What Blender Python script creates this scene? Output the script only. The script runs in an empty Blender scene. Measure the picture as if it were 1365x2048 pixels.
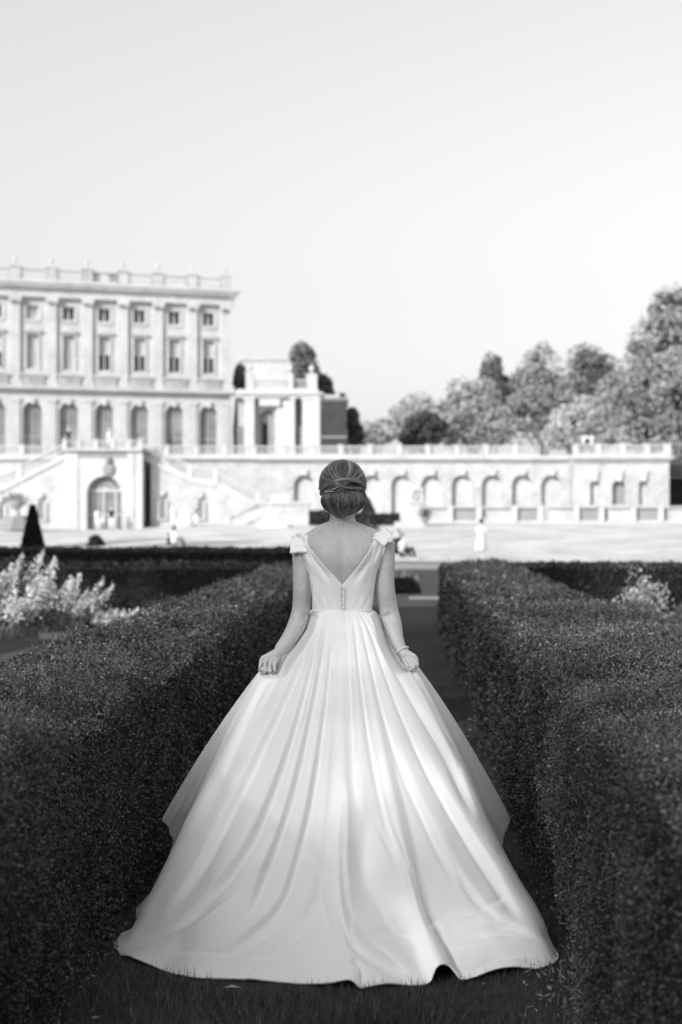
import bpy, bmesh, math, random
import numpy as np
from mathutils import Vector, Matrix
from mathutils.bvhtree import BVHTree

# ------------------------------------------------------------------ camera, world, sun, exposure
S = bpy.context.scene
COL = S.collection
R = math.radians
F = 2844.0            # focal length in photo pixels (50 mm on a 36 mm tall frame)
HC = 1.45             # camera height
HOR = 1045.0          # photo row of the horizon
cam = bpy.data.cameras.new('camera')
camo = bpy.data.objects.new('camera', cam)
COL.objects.link(camo)
camo.location = (0, 0, HC)
camo.rotation_euler = (R(90), 0, 0)
cam.sensor_fit = 'VERTICAL'
cam.sensor_height = 36
cam.sensor_width = 24
cam.lens = 50
cam.shift_y = 21 / 2048
cam.clip_start = 0.05
cam.clip_end = 5000
cam.dof.use_dof = True
cam.dof.focus_distance = 5.35
cam.dof.aperture_fstop = 2.6
S.camera = camo

SUN_EL = 24.0
SUNH = np.array([-0.62, -0.78])          # horizontal direction towards the sun
SUNH /= np.linalg.norm(SUNH)
TOSUN = Vector((SUNH[0] * math.cos(R(SUN_EL)), SUNH[1] * math.cos(R(SUN_EL)), math.sin(R(SUN_EL))))
world = bpy.data.worlds.new('World')
S.world = world
world.use_nodes = True
wn, wl = world.node_tree.nodes, world.node_tree.links
wn.clear()
sky = wn.new('ShaderNodeTexSky')
sky.sky_type = 'NISHITA'
sky.sun_disc = False
sky.sun_elevation = R(SUN_EL)
sky.sun_rotation = math.atan2(TOSUN.x, TOSUN.y)
sky.air_density = 2.0
sky.dust_density = 4.0
sky.ozone_density = 1.0
bw = wn.new('ShaderNodeRGBToBW')          # a black and white photograph: the sky has no hue
veil = wn.new('ShaderNodeMath'); veil.operation = 'MULTIPLY_ADD'      # thin even summer haze over the clear sky
veil.inputs[1].default_value = 1.0; veil.inputs[2].default_value = 1.4
tcw = wn.new('ShaderNodeTexCoord'); sxyz = wn.new('ShaderNodeSeparateXYZ'); wl.new(tcw.outputs['Generated'], sxyz.inputs[0])
hz3 = wn.new('ShaderNodeMapRange'); hz3.inputs[1].default_value = 0.0; hz3.inputs[2].default_value = 0.17; hz3.inputs[3].default_value = 1.0; hz3.inputs[4].default_value = 0.0
hz3.interpolation_type = 'SMOOTHSTEP'; wl.new(sxyz.outputs[2], hz3.inputs[0])
hz4 = wn.new('ShaderNodeMath'); hz4.operation = 'MULTIPLY'; hz4.inputs[1].default_value = 1.5; wl.new(hz3.outputs[0], hz4.inputs[0])
addh = wn.new('ShaderNodeMath'); addh.operation = 'ADD'
bg = wn.new('ShaderNodeBackground')
bg.inputs['Strength'].default_value = 0.100
wo = wn.new('ShaderNodeOutputWorld')
wl.new(sky.outputs[0], bw.inputs[0])
wl.new(bw.outputs[0], veil.inputs[0]); wl.new(veil.outputs[0], addh.inputs[0]); wl.new(hz4.outputs[0], addh.inputs[1]); wl.new(addh.outputs[0], bg.inputs[0]); wl.new(bg.outputs[0], wo.inputs[0])

sun = bpy.data.lights.new('sun', 'SUN')
sun.energy = 3.0
sun.angle = R(0.5)
sun.color = (1, 1, 1)
suno = bpy.data.objects.new('sun', sun)
COL.objects.link(suno)
suno.rotation_euler = TOSUN.to_track_quat('Z', 'Y').to_euler()

S.view_settings.view_transform = 'Standard'
S.view_settings.look = 'None'
S.view_settings.gamma = 1
S.view_settings.exposure = 0.80
S.render.engine = 'CYCLES'
S.cycles.max_bounces = 5
S.cycles.diffuse_bounces = 3
S.cycles.glossy_bounces = 2
S.cycles.transmission_bounces = 2
S.cycles.transparent_max_bounces = 12
S.cycles.use_denoising = True

rng = np.random.default_rng(7)
random.seed(7)

# ------------------------------------------------------------------ helpers
def W(px, py, Y):
    """the point at depth Y seen at photo pixel (px, py)"""
    return ((px - 682.5) / F * Y, Y, HC + (HOR - py) / F * Y)

def mat(name, g, rough=0.8, var=0.0, scale=4.0, bump=0.0, bscale=40.0, tone=False, spec=0.3, var2=None, sheen=0.0):
    m = bpy.data.materials.new(name)
    m.use_nodes = True
    n, l = m.node_tree.nodes, m.node_tree.links
    p = n['Principled BSDF']
    p.inputs['Roughness'].default_value = rough
    p.inputs['Specular IOR Level'].default_value = spec
    if sheen:
        p.inputs['Sheen Weight'].default_value = sheen
    geo = n.new('ShaderNodeTexCoord')
    cur = n.new('ShaderNodeValue'); cur.outputs[0].default_value = g
    out = cur.outputs[0]
    def mul(a, b):
        k = n.new('ShaderNodeMath'); k.operation = 'MULTIPLY'
        l.new(a, k.inputs[0]); l.new(b, k.inputs[1]); return k.outputs[0]
    def noise(sc, lo, hi, det=4):
        t = n.new('ShaderNodeTexNoise'); t.inputs['Scale'].default_value = sc; t.inputs['Detail'].default_value = det
        l.new(geo.outputs['Object'], t.inputs['Vector'])
        r = n.new('ShaderNodeMapRange'); r.inputs[1].default_value = 0.3; r.inputs[2].default_value = 0.7
        r.inputs[3].default_value = lo; r.inputs[4].default_value = hi
        l.new(t.outputs[0], r.inputs[0]); return r.outputs[0]
    if var: out = mul(out, noise(scale, 1 - var, 1 + var))
    if var2: out = mul(out, noise(var2[0], 1 - var2[1], 1 + var2[1]))
    if tone:
        a = n.new('ShaderNodeAttribute'); a.attribute_name = 'tone'
        out = mul(out, a.outputs['Fac'])
    cb = n.new('ShaderNodeCombineColor')
    for i in range(3): l.new(out, cb.inputs[i])
    l.new(cb.outputs[0], p.inputs['Base Color'])
    if bump:
        t = n.new('ShaderNodeTexNoise'); t.inputs['Scale'].default_value = bscale; t.inputs['Detail'].default_value = 5
        l.new(geo.outputs['Object'], t.inputs['Vector'])
        b = n.new('ShaderNodeBump'); b.inputs['Strength'].default_value = bump; b.inputs['Distance'].default_value = 0.3 / bscale
        l.new(t.outputs[0], b.inputs['Height']); l.new(b.outputs[0], p.inputs['Normal'])
    return m

class MB:
    """collects geometry and links it as ONE mesh object"""
    def __init__(s): s.v = []; s.f = []; s.t = []; s.n = 0
    def add(s, v, f, tone=1.0):
        v = np.asarray(v, float).reshape(-1, 3)
        s.v.append(v)
        s.f.extend([tuple(int(i) + s.n for i in q) for q in f])
        s.t.append(np.full(len(v), tone) if np.isscalar(tone) else np.asarray(tone, float))
        s.n += len(v); return s
    def box(s, x0, x1, y0, y1, z0, z1, tone=1.0):
        v = [(x, y, z) for z in (z0, z1) for y in (y0, y1) for x in (x0, x1)]
        return s.add(v, [(0, 2, 3, 1), (4, 5, 7, 6), (0, 1, 5, 4), (2, 6, 7, 3), (0, 4, 6, 2), (1, 3, 7, 5)], tone)
    def prism(s, poly, a, b):
        """poly: list of 3D points (a face), extruded by the vector b-a"""
        n = len(poly); P = np.array(poly, float); d = np.array(b, float) - np.array(a, float)
        v = np.vstack([P, P + d])
        f = [tuple(range(n - 1, -1, -1)), tuple(range(n, 2 * n))] + [(i, (i + 1) % n, n + (i + 1) % n, n + i) for i in range(n)]
        return s.add(v, f)
    def lathe(s, prof, cx=0, cy=0, cz=0, seg=12, tone=1.0, sx=1.0, sy=1.0):
        k = len(prof); v = []
        for r, z in prof:
            for i in range(seg):
                a = 2 * math.pi * i / seg
                v.append((cx + r * math.cos(a) * sx, cy + r * math.sin(a) * sy, cz + z))
        f = [(j * seg + i, j * seg + (i + 1) % seg, (j + 1) * seg + (i + 1) % seg, (j + 1) * seg + i) for j in range(k - 1) for i in range(seg)]
        f.append(tuple(range(seg - 1, -1, -1))); f.append(tuple((k - 1) * seg + i for i in range(seg)))
        return s.add(v, f, tone)
    def tube(s, pts, rad, seg=8, tone=1.0, flat=None):
        P = np.array(pts, float); n = len(P)
        rad = np.full(n, rad) if np.isscalar(rad) else np.array(rad, float)
        T = np.gradient(P, axis=0); T /= np.linalg.norm(T, axis=1)[:, None] + 1e-12
        ref = np.eye(3)[int(np.argmin(np.abs(T).max(axis=0)))]
        A = np.cross(T, ref); A /= np.linalg.norm(A, axis=1)[:, None] + 1e-12
        B = np.cross(T, A)
        ang = 2 * np.pi * np.arange(seg) / seg
        v = P[:, None] + rad[:, None, None] * (np.cos(ang)[None, :, None] * A[:, None] + np.sin(ang)[None, :, None] * B[:, None])
        f = [(j * seg + i, j * seg + (i + 1) % seg, (j + 1) * seg + (i + 1) % seg, (j + 1) * seg + i) for j in range(n - 1) for i in range(seg)]
        f.append(tuple(range(seg - 1, -1, -1))); f.append(tuple((n - 1) * seg + i for i in range(seg)))
        return s.add(v.reshape(-1, 3), f, tone)
    def ell(s, c, r, seg=20, rings=14, tone=1.0):
        v = []; f = []
        for j in range(1, rings):
            a = math.pi * j / rings
            for i in range(seg):
                b = 2 * math.pi * i / seg
                v.append((c[0] + r[0] * math.sin(a) * math.cos(b), c[1] + r[1] * math.sin(a) * math.sin(b), c[2] + r[2] * math.cos(a)))
        for j in range(rings - 2):
            for i in range(seg):
                f.append((j * seg + i, (j + 1) * seg + i, (j + 1) * seg + (i + 1) % seg, j * seg + (i + 1) % seg))
        v.append((c[0], c[1], c[2] + r[2])); v.append((c[0], c[1], c[2] - r[2]))
        t, b_ = len(v) - 2, len(v) - 1
        for i in range(seg):
            f.append((t, i, (i + 1) % seg)); k = (rings - 2) * seg
            f.append((b_, k + (i + 1) % seg, k + i))
        return s.add(v, f, tone)
    def build(s, name, m, parent=None, smooth=False, tone=False):
        me = bpy.data.meshes.new(name)
        V = np.vstack(s.v) if s.v else np.zeros((0, 3))
        me.from_pydata(V.tolist(), [], s.f)
        if tone:
            at = me.attributes.new('tone', 'FLOAT', 'POINT'); at.data.foreach_set('value', np.concatenate(s.t).astype(np.float32))
        me.materials.append(m)
        if smooth: me.polygons.foreach_set('use_smooth', [True] * len(me.polygons))
        me.update()
        o = bpy.data.objects.new(name, me); COL.objects.link(o)
        if parent is not None: o.parent = parent
        return o

def bulk(name, V, nper, m, parent=None, tone=None, faces=None, smooth=False):
    """V: (N, nper, 3) many small polygons, made fast. faces: polygons inside one item (default one polygon)"""
    N = len(V); me = bpy.data.meshes.new(name)
    faces = faces or [tuple(range(nper))]
    L = sum(len(q) for q in faces)
    me.vertices.add(N * nper); me.vertices.foreach_set('co', V.astype(np.float32).ravel())
    idx = np.concatenate([np.array(q) for q in faces])
    loops = (idx[None, :] + np.arange(N)[:, None] * nper).astype(np.int32).ravel()
    me.loops.add(N * L); me.loops.foreach_set('vertex_index', loops)
    st = np.cumsum([0] + [len(q) for q in faces])[:-1]
    starts = (st[None, :] + np.arange(N)[:, None] * L).astype(np.int32).ravel()
    tot = np.tile(np.array([len(q) for q in faces]), N).astype(np.int32)
    me.polygons.add(N * len(faces)); me.polygons.foreach_set('loop_start', starts); me.polygons.foreach_set('loop_total', tot)
    if tone is not None:
        at = me.attributes.new('tone', 'FLOAT', 'POINT'); at.data.foreach_set('value', np.repeat(tone, nper).astype(np.float32))
    me.materials.append(m); me.update(calc_edges=True)
    if smooth: me.polygons.foreach_set('use_smooth', [True] * len(me.polygons))
    o = bpy.data.objects.new(name, me); COL.objects.link(o)
    if parent is not None: o.parent = parent
    return o

def grid_mesh(name, P, m, parent=None, closed_u=False, smooth=True):
    """P: (nv, nu, 3)"""
    nv, nu = P.shape[:2]
    i, j = np.meshgrid(np.arange(nv - 1), np.arange(nu if closed_u else nu - 1), indexing='ij')
    jn = (j + 1) % nu
    q = np.stack([i * nu + j, i * nu + jn, (i + 1) * nu + jn, (i + 1) * nu + j], -1).reshape(-1, 4)
    me = bpy.data.meshes.new(name)
    me.from_pydata(P.reshape(-1, 3).tolist(), [], q.tolist())
    me.materials.append(m)
    if smooth: me.polygons.foreach_set('use_smooth', [True] * len(me.polygons))
    me.update()
    o = bpy.data.objects.new(name, me); COL.objects.link(o)
    if parent is not None: o.parent = parent
    return o

def empty(name, loc=(0, 0, 0), label=None, cat=None, group=None):
    o = bpy.data.objects.new(name, None); COL.objects.link(o); o.location = loc
    return tag(o, label, cat, group)

def tag(o, label=None, cat=None, group=None, kind=None):
    if label: o['label'] = label
    if cat: o['category'] = cat
    if group: o['group'] = group
    if kind: o['kind'] = kind
    return o

def remesh(mb, name, m, vox, smooth=3, parent=None):
    """fuse everything in mb into one continuous surface"""
    o = mb.build(name, m)
    r = o.modifiers.new('r', 'REMESH'); r.mode = 'VOXEL'; r.voxel_size = vox; r.use_smooth_shade = True
    if smooth:
        k = o.modifiers.new('s', 'SMOOTH'); k.factor = 0.5; k.iterations = smooth
    dg = bpy.context.evaluated_depsgraph_get()
    me = bpy.data.meshes.new_from_object(o.evaluated_get(dg))
    bpy.data.objects.remove(o)
    me.materials.clear(); me.materials.append(m)
    me.polygons.foreach_set('use_smooth', [True] * len(me.polygons))
    o = bpy.data.objects.new(name, me); COL.objects.link(o)
    if parent is not None: o.parent = parent
    return o

def vnoise(P, sc, seed=0):
    """smooth value noise, P (...,3)"""
    r = np.random.default_rng(seed); T = r.random((32, 32, 32))
    q = P * sc; i = np.floor(q).astype(int); f = q - i; f = f * f * (3 - 2 * f)
    out = 0
    for a in (0, 1):
        for b in (0, 1):
            for c in (0, 1):
                w = (f[..., 0] if a else 1 - f[..., 0]) * (f[..., 1] if b else 1 - f[..., 1]) * (f[..., 2] if c else 1 - f[..., 2])
                out = out + w * T[(i[..., 0] + a) % 32, (i[..., 1] + b) % 32, (i[..., 2] + c) % 32]
    return out * 2 - 1

def leaves(C, size, up=0.3, aspect=0.45, r=None, out=None, outw=0.0):
    """leaf quads (N,4,3), a bent diamond, at centres C with lengths size"""
    r = r or rng; N = len(C)
    a = r.normal(size=(N, 3)); a[:, 2] += up
    if out is not None: a += out * outw
    a /= np.linalg.norm(a, axis=1)[:, None]
    b = r.normal(size=(N, 3)); b -= a * (b * a).sum(1)[:, None]; b /= np.linalg.norm(b, axis=1)[:, None]
    n = np.cross(a, b)
    s = np.asarray(size).reshape(-1, 1) * np.ones((N, 1))
    V = np.empty((N, 4, 3))
    V[:, 0] = C - a * s * 0.5
    V[:, 1] = C + b * s * aspect * 0.5 + n * s * 0.06
    V[:, 2] = C + a * s * 0.5
    V[:, 3] = C - b * s * aspect * 0.5 + n * s * 0.06
    return V

# ------------------------------------------------------------------ materials
M = {}
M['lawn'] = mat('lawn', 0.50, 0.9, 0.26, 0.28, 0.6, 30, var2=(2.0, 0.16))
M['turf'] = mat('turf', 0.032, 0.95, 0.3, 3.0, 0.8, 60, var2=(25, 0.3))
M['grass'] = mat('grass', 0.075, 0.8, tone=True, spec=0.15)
M['gravel'] = mat('gravel', 0.13, 0.95, 0.2, 6, 0.8, 50)
M['palepath'] = mat('pale_gravel', 0.45, 0.95, 0.12, 1.0)
M['soil'] = mat('soil', 0.05, 0.95, 0.4, 4, 0.8, 30)
M['stone'] = mat('pale_stone', 0.43, 0.85, 0.10, 0.7, 0.35, 6, var2=(3.0, 0.08))
M['stone2'] = mat('weathered_stone', 0.39, 0.85, 0.16, 0.9, 0.4, 6, var2=(4.0, 0.12))
M['stonegrey'] = mat('grey_stone', 0.24, 0.85, 0.12, 0.9)
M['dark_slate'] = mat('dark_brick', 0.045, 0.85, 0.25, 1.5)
M['glass'] = mat('window_glass', 0.03, 0.15, spec=0.6)
M['glassmid'] = mat('grey_window_glass', 0.19, 0.2, 0.3, 0.8, spec=0.5)
M['blind'] = mat('blind', 0.38, 0.7)
M['paint'] = mat('white_paint', 0.5, 0.5)
M['hedgecore'] = mat('hedge_core', 0.012, 0.95, 0.3, 8)
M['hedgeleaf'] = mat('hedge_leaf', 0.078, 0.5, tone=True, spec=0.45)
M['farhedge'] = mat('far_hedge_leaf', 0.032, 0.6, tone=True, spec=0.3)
M['bark'] = mat('bark', 0.20, 0.9, 0.3, 3)
M['flower'] = mat('pale_petals', 0.75, 0.6, tone=True)
M['stem'] = mat('flower_stem', 0.16, 0.7, tone=True)
M['dark_leaf'] = mat('dark_leaf', 0.03, 0.7, tone=True)
M['skin'] = mat('skin', 0.50, 0.48, 0.07, 14, 0.12, 260, spec=0.4, var2=(60, .05))
M['dress'] = mat('ivory_satin', 0.88, 0.48, 0.02, 3, 0.10, 700, spec=0.35, sheen=0.1)
M['hair'] = mat('hair', 0.062, 0.36, tone=True, spec=0.6)
M['pearl'] = mat('pearl', 0.8, 0.2, spec=0.6)
M['metal'] = mat('silver', 0.75, 0.25, spec=0.8)
M['black'] = mat('black_cloth', 0.02, 0.8)
M['white'] = mat('white_cloth', 0.6, 0.8)
M['grey'] = mat('grey_cloth', 0.25, 0.8)
M['darkhair'] = mat('dark_hair', 0.03, 0.6)

def sheer(name, g, alpha):
    m = mat(name, g, 0.6)
    n, l = m.node_tree.nodes, m.node_tree.links
    p = n['Principled BSDF']; o = n['Material Output']
    tr = n.new('ShaderNodeBsdfTransparent'); tl = n.new('ShaderNodeBsdfTranslucent'); tl.inputs[0].default_value = (g, g, g, 1)
    m1 = n.new('ShaderNodeMixShader'); m1.inputs[0].default_value = 0.3
    l.new(p.outputs[0], m1.inputs[1]); l.new(tl.outputs[0], m1.inputs[2])
    m2 = n.new('ShaderNodeMixShader')
    lw = n.new('ShaderNodeLayerWeight'); lw.inputs[0].default_value = 0.25
    mr = n.new('ShaderNodeMapRange'); mr.inputs[3].default_value = alpha; mr.inputs[4].default_value = 0.95
    l.new(lw.outputs['Facing'], mr.inputs[0]); l.new(mr.outputs[0], m2.inputs[0])
    l.new(tr.outputs[0], m2.inputs[1]); l.new(m1.outputs[0], m2.inputs[2]); l.new(m2.outputs[0], o.inputs[0])
    return m
M['sheer'] = sheer('sheer_organza', 0.9, 0.62)

# ------------------------------------------------------------------ hedge-axis frame (the path runs 2.4 degrees right of the view)
HA = math.atan2(120, F)
HU = np.array([math.sin(HA), math.cos(HA), 0.0]); HV = np.array([math.cos(HA), -math.sin(HA), 0.0])
def hp(u, v, z=0.0): return HU * u + HV * v + np.array([0, 0, z])

# ------------------------------------------------------------------ ground
def gz(x, y):
    t = np.clip((y - 52) / 56.0, 0, 1)
    z = 1.45 * t ** 1.15
    bank = np.exp(-((x + 18) / 6.5) ** 2) * np.clip((y - 62) / 8, 0, 1) * np.clip((109 - y) / 4, 0, 1) * 0.42
    return z - bank
ys = np.concatenate([np.linspace(-80, 40, 25), np.linspace(44, 125, 60), np.array([150, 200, 400, 900, 2500])])
xs = np.concatenate([np.array([-2500, -800, -200, -80]), np.linspace(-60, 60, 61), np.array([80, 200, 800, 2500])])
X, Y = np.meshgrid(xs, ys)
tag(grid_mesh('lawn', np.stack([X, Y, gz(X, Y)], -1), M['lawn']), kind='structure')
def sheet(name, pts, z, m, label=None):
    b = MB(); b.add([(p[0], p[1], z) for p in pts], [tuple(range(len(pts)))])
    return tag(b.build(name, m), kind='structure')
sheet('parterre_ground', [(-40, -8), (40, -8), (40, 30), (-40, 30)], 0.004, M['soil'])
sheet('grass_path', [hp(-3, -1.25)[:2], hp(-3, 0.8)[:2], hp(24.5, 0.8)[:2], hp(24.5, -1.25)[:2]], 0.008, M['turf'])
sheet('far_grass', [hp(24.5, -14)[:2], hp(24.5, 14)[:2], hp(44, 14)[:2], hp(44, -14)[:2]], 0.008, mat('far_turf', 0.10, 0.9, 0.2, 0.8))
sheet('side_path', [hp(8, -8.5)[:2], hp(12, -2.2)[:2], hp(19.2, -1.8)[:2], hp(19.2, -3.9)[:2], hp(14.8, -4.4)[:2], hp(10, -9.5)[:2]], 0.012, M['gravel'])
sheet('cross_path', [hp(26.6, 0.15)[:2], hp(27.0, 14)[:2], hp(28.4, 14)[:2], hp(27.7, 0.15)[:2]], 0.012, M['palepath'])
sheet('lawn_border_path', [(-40, 50), (40, 50), (40, 53), (-40, 53)], 0.03, M['palepath'])

# ------------------------------------------------------------------ unseen wood added left of the frame to shade the parterre
def shade_belt():
    r = np.random.default_rng(14)
    N = 46000
    y = r.uniform(-60, 40, N); x = r.uniform(-30, -22, N)
    H = np.minimum(22.0, 0.57 * (50 - y)) + 1.0 * np.sin(y * 0.8) + 0.6 * np.sin(y * 2.1)
    z = r.uniform(0, 1, N) * H
    C = np.stack([x, y, z], 1)
    # openings cut in the wood so that sun reaches a few spots
    keep = np.ones(N, bool)
    d = np.array(TOSUN)
    for (tx, ty, tz, rad) in SUNSPOTS:
        w = C - np.array([tx, ty, tz]); t = w @ d
        dist = np.linalg.norm(w - t[:, None] * d, axis=1)
        keep &= dist > rad + 0.35
    cc_ = C[:, 1] - (C[:, 0] + 26) * 1.26; zc_ = C[:, 2] + .718 * (C[:, 0] + 26)
    keep &= ~((cc_ > -50) & (cc_ < -4) & (zc_ > 15.2))
    C = C[keep]
    V = leaves(C, r.uniform(0.7, 1.5, len(C)), 0, 0.8, r)
    # thin crowns of small leaves, set to filter a little sun onto the dress
    n = int(TAU * 46 * 9 * .57 / .008)
    x = r.uniform(-30, -22, n); cc_ = r.uniform(-50, -4, n); zc_ = r.uniform(15, 24, n)
    C2 = np.stack([x, cc_ + (x + 26) * 1.26, zc_ - .718 * (x + 26)], 1)
    k2 = np.ones(n, bool)
    for (tx, ty, tz, rad) in SUNSPOTS:
        w = C2 - np.array([tx, ty, tz]); t = w @ d
        k2 &= np.linalg.norm(w - t[:, None] * d, axis=1) > rad
    V = np.vstack([V, leaves(C2[k2], .2, 0, 0.8, r)])
    # unseen leaf clumps added beside the lawn to throw shade patches on the bank
    for (cx, cy, cz, ra, rb, m) in ((-22.6, 64.5, 6.2, 2.8, 1.7, 4500), (-25.0, 62.0, 8.6, 2.6, 2.2, 4000), (-24.2, 63.0, 3.2, .4, 3.2, 900), (-18.4, 57.0, 8.6, 2.4, 1.3, 3500), (-19.4, 56.0, 6.8, 1.6, 1.6, 2500), (-18.9, 56.5, 3.4, .3, 3.4, 700)):
        q = r.normal(size=(m, 3)); q /= np.linalg.norm(q, axis=1)[:, None]; q *= (r.random(m) ** .4)[:, None]
        V = np.vstack([V, leaves(np.array([cx, cy, cz]) + q * np.array([ra, ra, rb]), .4, 0, .8, r)])
    return tag(bulk('shade_wood', V, 4, M['dark_leaf'], tone=np.ones(len(V))), 'unseen tall dark wood added beyond the left side to shade the parterre', 'wood', kind='stuff')
SUNSPOTS = []
TAU = 2.05
SUNSPOTS += [(-5.4, 18.0, 0.8, 1.0), (-4.2, 17.6, 0.8, 0.8)]                                     # white flowers in the left bed
SUNSPOTS += [tuple(hp(20.0, v, 0.5)) + (0.55,) for v in (3.2, 3.8)]                             # a patch on the cross hedge
SUNSPOTS += [tuple(hp(9.0, -1.65, 0.87)) + (0.16,), tuple(hp(8.1, -1.75, 0.87)) + (0.14,),
             tuple(hp(7.2, 0.8, 0.87)) + (0.14,), tuple(hp(7.6, 1.3, 0.87)) + (0.16,), tuple(hp(10.2, 1.1, 0.87)) + (0.2,)]
shade_belt()

# ------------------------------------------------------------------ clipped hedges
def bumps(P, seed=0):
    return 0.050 * vnoise(P, 1.5, seed) + 0.030 * vnoise(P, 4.6, seed + 1) + 0.012 * vnoise(P, 13.0, seed + 2)

def hedge(name, u0, u1, v0, v1, h, label, faces, dens=13000, size=0.0145, lod=5.0, m='hedgeleaf', group=None, maxfac=6, sprigs=0, seed=1):
    """a clipped box hedge in the hedge-axis frame: dark twiggy core and a shell of small leaves"""
    r = np.random.default_rng(seed)
    root = empty(name, tuple(hp((u0 + u1) / 2, (v0 + v1) / 2)), label, 'hedge', group)
    off = hp((u0 + u1) / 2, (v0 + v1) / 2)
    # core
    nu, nv = max(2, int((u1 - u0) * 5)), max(2, int((v1 - v0) * 6))
    c = MB(); ins = 0.05
    ring = []
    U = np.linspace(u0 + ins, u1 - ins, nu)
    prof = [(v0 + ins + .02, -0.05), (v0 + ins, h * 0.5), (v0 + ins + .02, h - ins), ((v0 + v1) / 2, h - ins), (v1 - ins - .02, h - ins), (v1 - ins, h * .5), (v1 - ins - .02, -0.05)]
    P = np.array([[hp(u, v, z) - off for (v, z) in prof] for u in U])
    P = P + (bumps(P + off, 5))[..., None] * 0.6
    k = len(prof)
    f = [(i * k + j, i * k + j + 1, (i + 1) * k + j + 1, (i + 1) * k + j) for i in range(nu - 1) for j in range(k - 1)]
    f += [tuple(range(k)), tuple(range((nu - 1) * k + k - 1, (nu - 1) * k - 1, -1))]
    c.add(P.reshape(-1, 3), f); c.build('core', M['hedgecore'], root)
    # leaves
    allC, allS, allN, allT = [], [], [], []
    for fc in faces:
        L, Wd = {'top': (u1 - u0, v1 - v0), 'left': (u1 - u0, h), 'right': (u1 - u0, h), 'near': (v1 - v0, h), 'far': (v1 - v0, h)}[fc]
        # slices along u with falling density
        sl = np.arange(u0, u1, 0.5) if fc in ('top', 'left', 'right') else [u0 if fc == 'near' else u1]
        for s in sl:
            dist = max(math.hypot(s, 1.0), 1.2)
            k = min(maxfac, max(0.8, dist / lod))
            e = min(s + 0.5, u1)
            A = (e - s) * Wd if fc in ('top', 'left', 'right') else L * Wd
            n = int(A * dens / (k * k))
            a = r.uniform(0, 1, n); b = r.uniform(0, 1, n); dep = r.normal(0, 0.016, n) - 0.006
            if fc == 'top': u = s + a * (e - s); v = v0 + b * (v1 - v0); z = np.full(n, h); nn = np.array([0, 0, 1.0])
            elif fc == 'left': u = s + a * (e - s); v = np.full(n, v0); z = b * h; nn = -HV
            elif fc == 'right': u = s + a * (e - s); v = np.full(n, v1); z = b * h; nn = HV
            elif fc == 'near': u = np.full(n, u0); v = v0 + a * (v1 - v0); z = b * h; nn = -HU
            else: u = np.full(n, u1); v = v0 + a * (v1 - v0); z = b * h; nn = HU
            # rounded top edges
            ev = np.minimum(v - v0, v1 - v); eu = np.minimum(u - u0, u1 - u)
            if fc == 'top': z = z - 0.05 * np.exp(-ev / 0.03) - 0.05 * np.exp(-eu / 0.03)
            C = HU * u[:, None] + HV * v[:, None]; C[:, 2] = z
            if fc != 'top':
                C = C - nn * (0.05 * np.exp(-(h - z) / 0.035))[:, None]
            bmp = bumps(C, 5)
            C = C + nn * (bmp + dep)[:, None]
            allC.append(C); allS.append(r.uniform(0.65, 1.2, n) * size * k)
            allN.append(np.tile(nn, (n, 1)))
            t = r.uniform(0.3, 1.3, n) * (1 + 0.5 * vnoise(C, 3.1, 9)) * (1 + .35 * vnoise(C, 9.0, 19))
            t *= np.where(r.random(n) < 0.07, 2.3, 1.0)
            t *= 2.0 if fc == 'top' else .85  # lit tops and shaded sides put into the leaf tone
            allT.append(t)
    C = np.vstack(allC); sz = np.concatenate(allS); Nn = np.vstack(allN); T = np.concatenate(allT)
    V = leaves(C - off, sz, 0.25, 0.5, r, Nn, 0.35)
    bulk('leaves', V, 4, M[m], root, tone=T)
    if sprigs:
        SC, SS, ST = [], [], []
        for i in range(sprigs):
            u = u0 + (u1 - u0) * r.random() ** 1.0; v = r.uniform(v0 + .05, v1 - .03)
            if u < 0.6: continue
            if vnoise(np.array([[u, v, 0.3]]), 1.1, 44)[0] < 0.15: continue
            hh = r.uniform(0.03, 0.11); tilt = r.normal(0, 0.25, 2)
            nlf = 12
            tt = np.linspace(0.1, 1, nlf)
            base = hp(u, v, h - 0.01) + HU * 0
            c_ = base + np.stack([tilt[0] * tt * hh, tilt[1] * tt * hh, tt * hh], 1)
            an = r.uniform(0, 6.28, nlf); c_[:, 0] += np.cos(an) * .006; c_[:, 1] += np.sin(an) * .006
            SC.append(c_); SS.append(np.full(nlf, size * 0.85)); ST.append(np.full(nlf, r.uniform(1.6, 3.6)))
        if SC:
            bulk('shoots', leaves(np.vstack(SC) - off, np.concatenate(SS), 1.4, 0.4, r), 4, M[m], root, tone=np.concatenate(ST))
    return root

HH = 0.87
hedge('box_hedge', 0.2, 20.6, 0.547, 1.55, HH, 'long clipped box hedge right of the bride, its top full of pale young shoots', ('top', 'left', 'near', 'right'), sprigs=2200, seed=11)
hedge('box_hedge', 0.2, 19.3, -1.72, -1.0, HH, 'long clipped box hedge left of the bride, beside the bed of white flowers', ('top', 'right', 'near', 'left'), sprigs=1300, seed=12)
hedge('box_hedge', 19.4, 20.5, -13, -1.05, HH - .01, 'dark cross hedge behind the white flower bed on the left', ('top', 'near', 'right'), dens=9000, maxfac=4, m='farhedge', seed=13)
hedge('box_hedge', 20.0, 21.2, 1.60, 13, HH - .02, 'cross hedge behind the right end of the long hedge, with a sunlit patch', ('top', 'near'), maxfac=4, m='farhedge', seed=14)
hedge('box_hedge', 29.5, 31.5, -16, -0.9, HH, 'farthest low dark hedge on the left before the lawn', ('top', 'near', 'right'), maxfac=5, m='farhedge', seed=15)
hedge('box_hedge', 24.2, 25.2, -16, -6.2, HH - .05, 'short dark hedge between the cross hedge and the farthest hedge', ('top', 'near', 'right'), maxfac=5, m='farhedge', seed=16)

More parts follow.
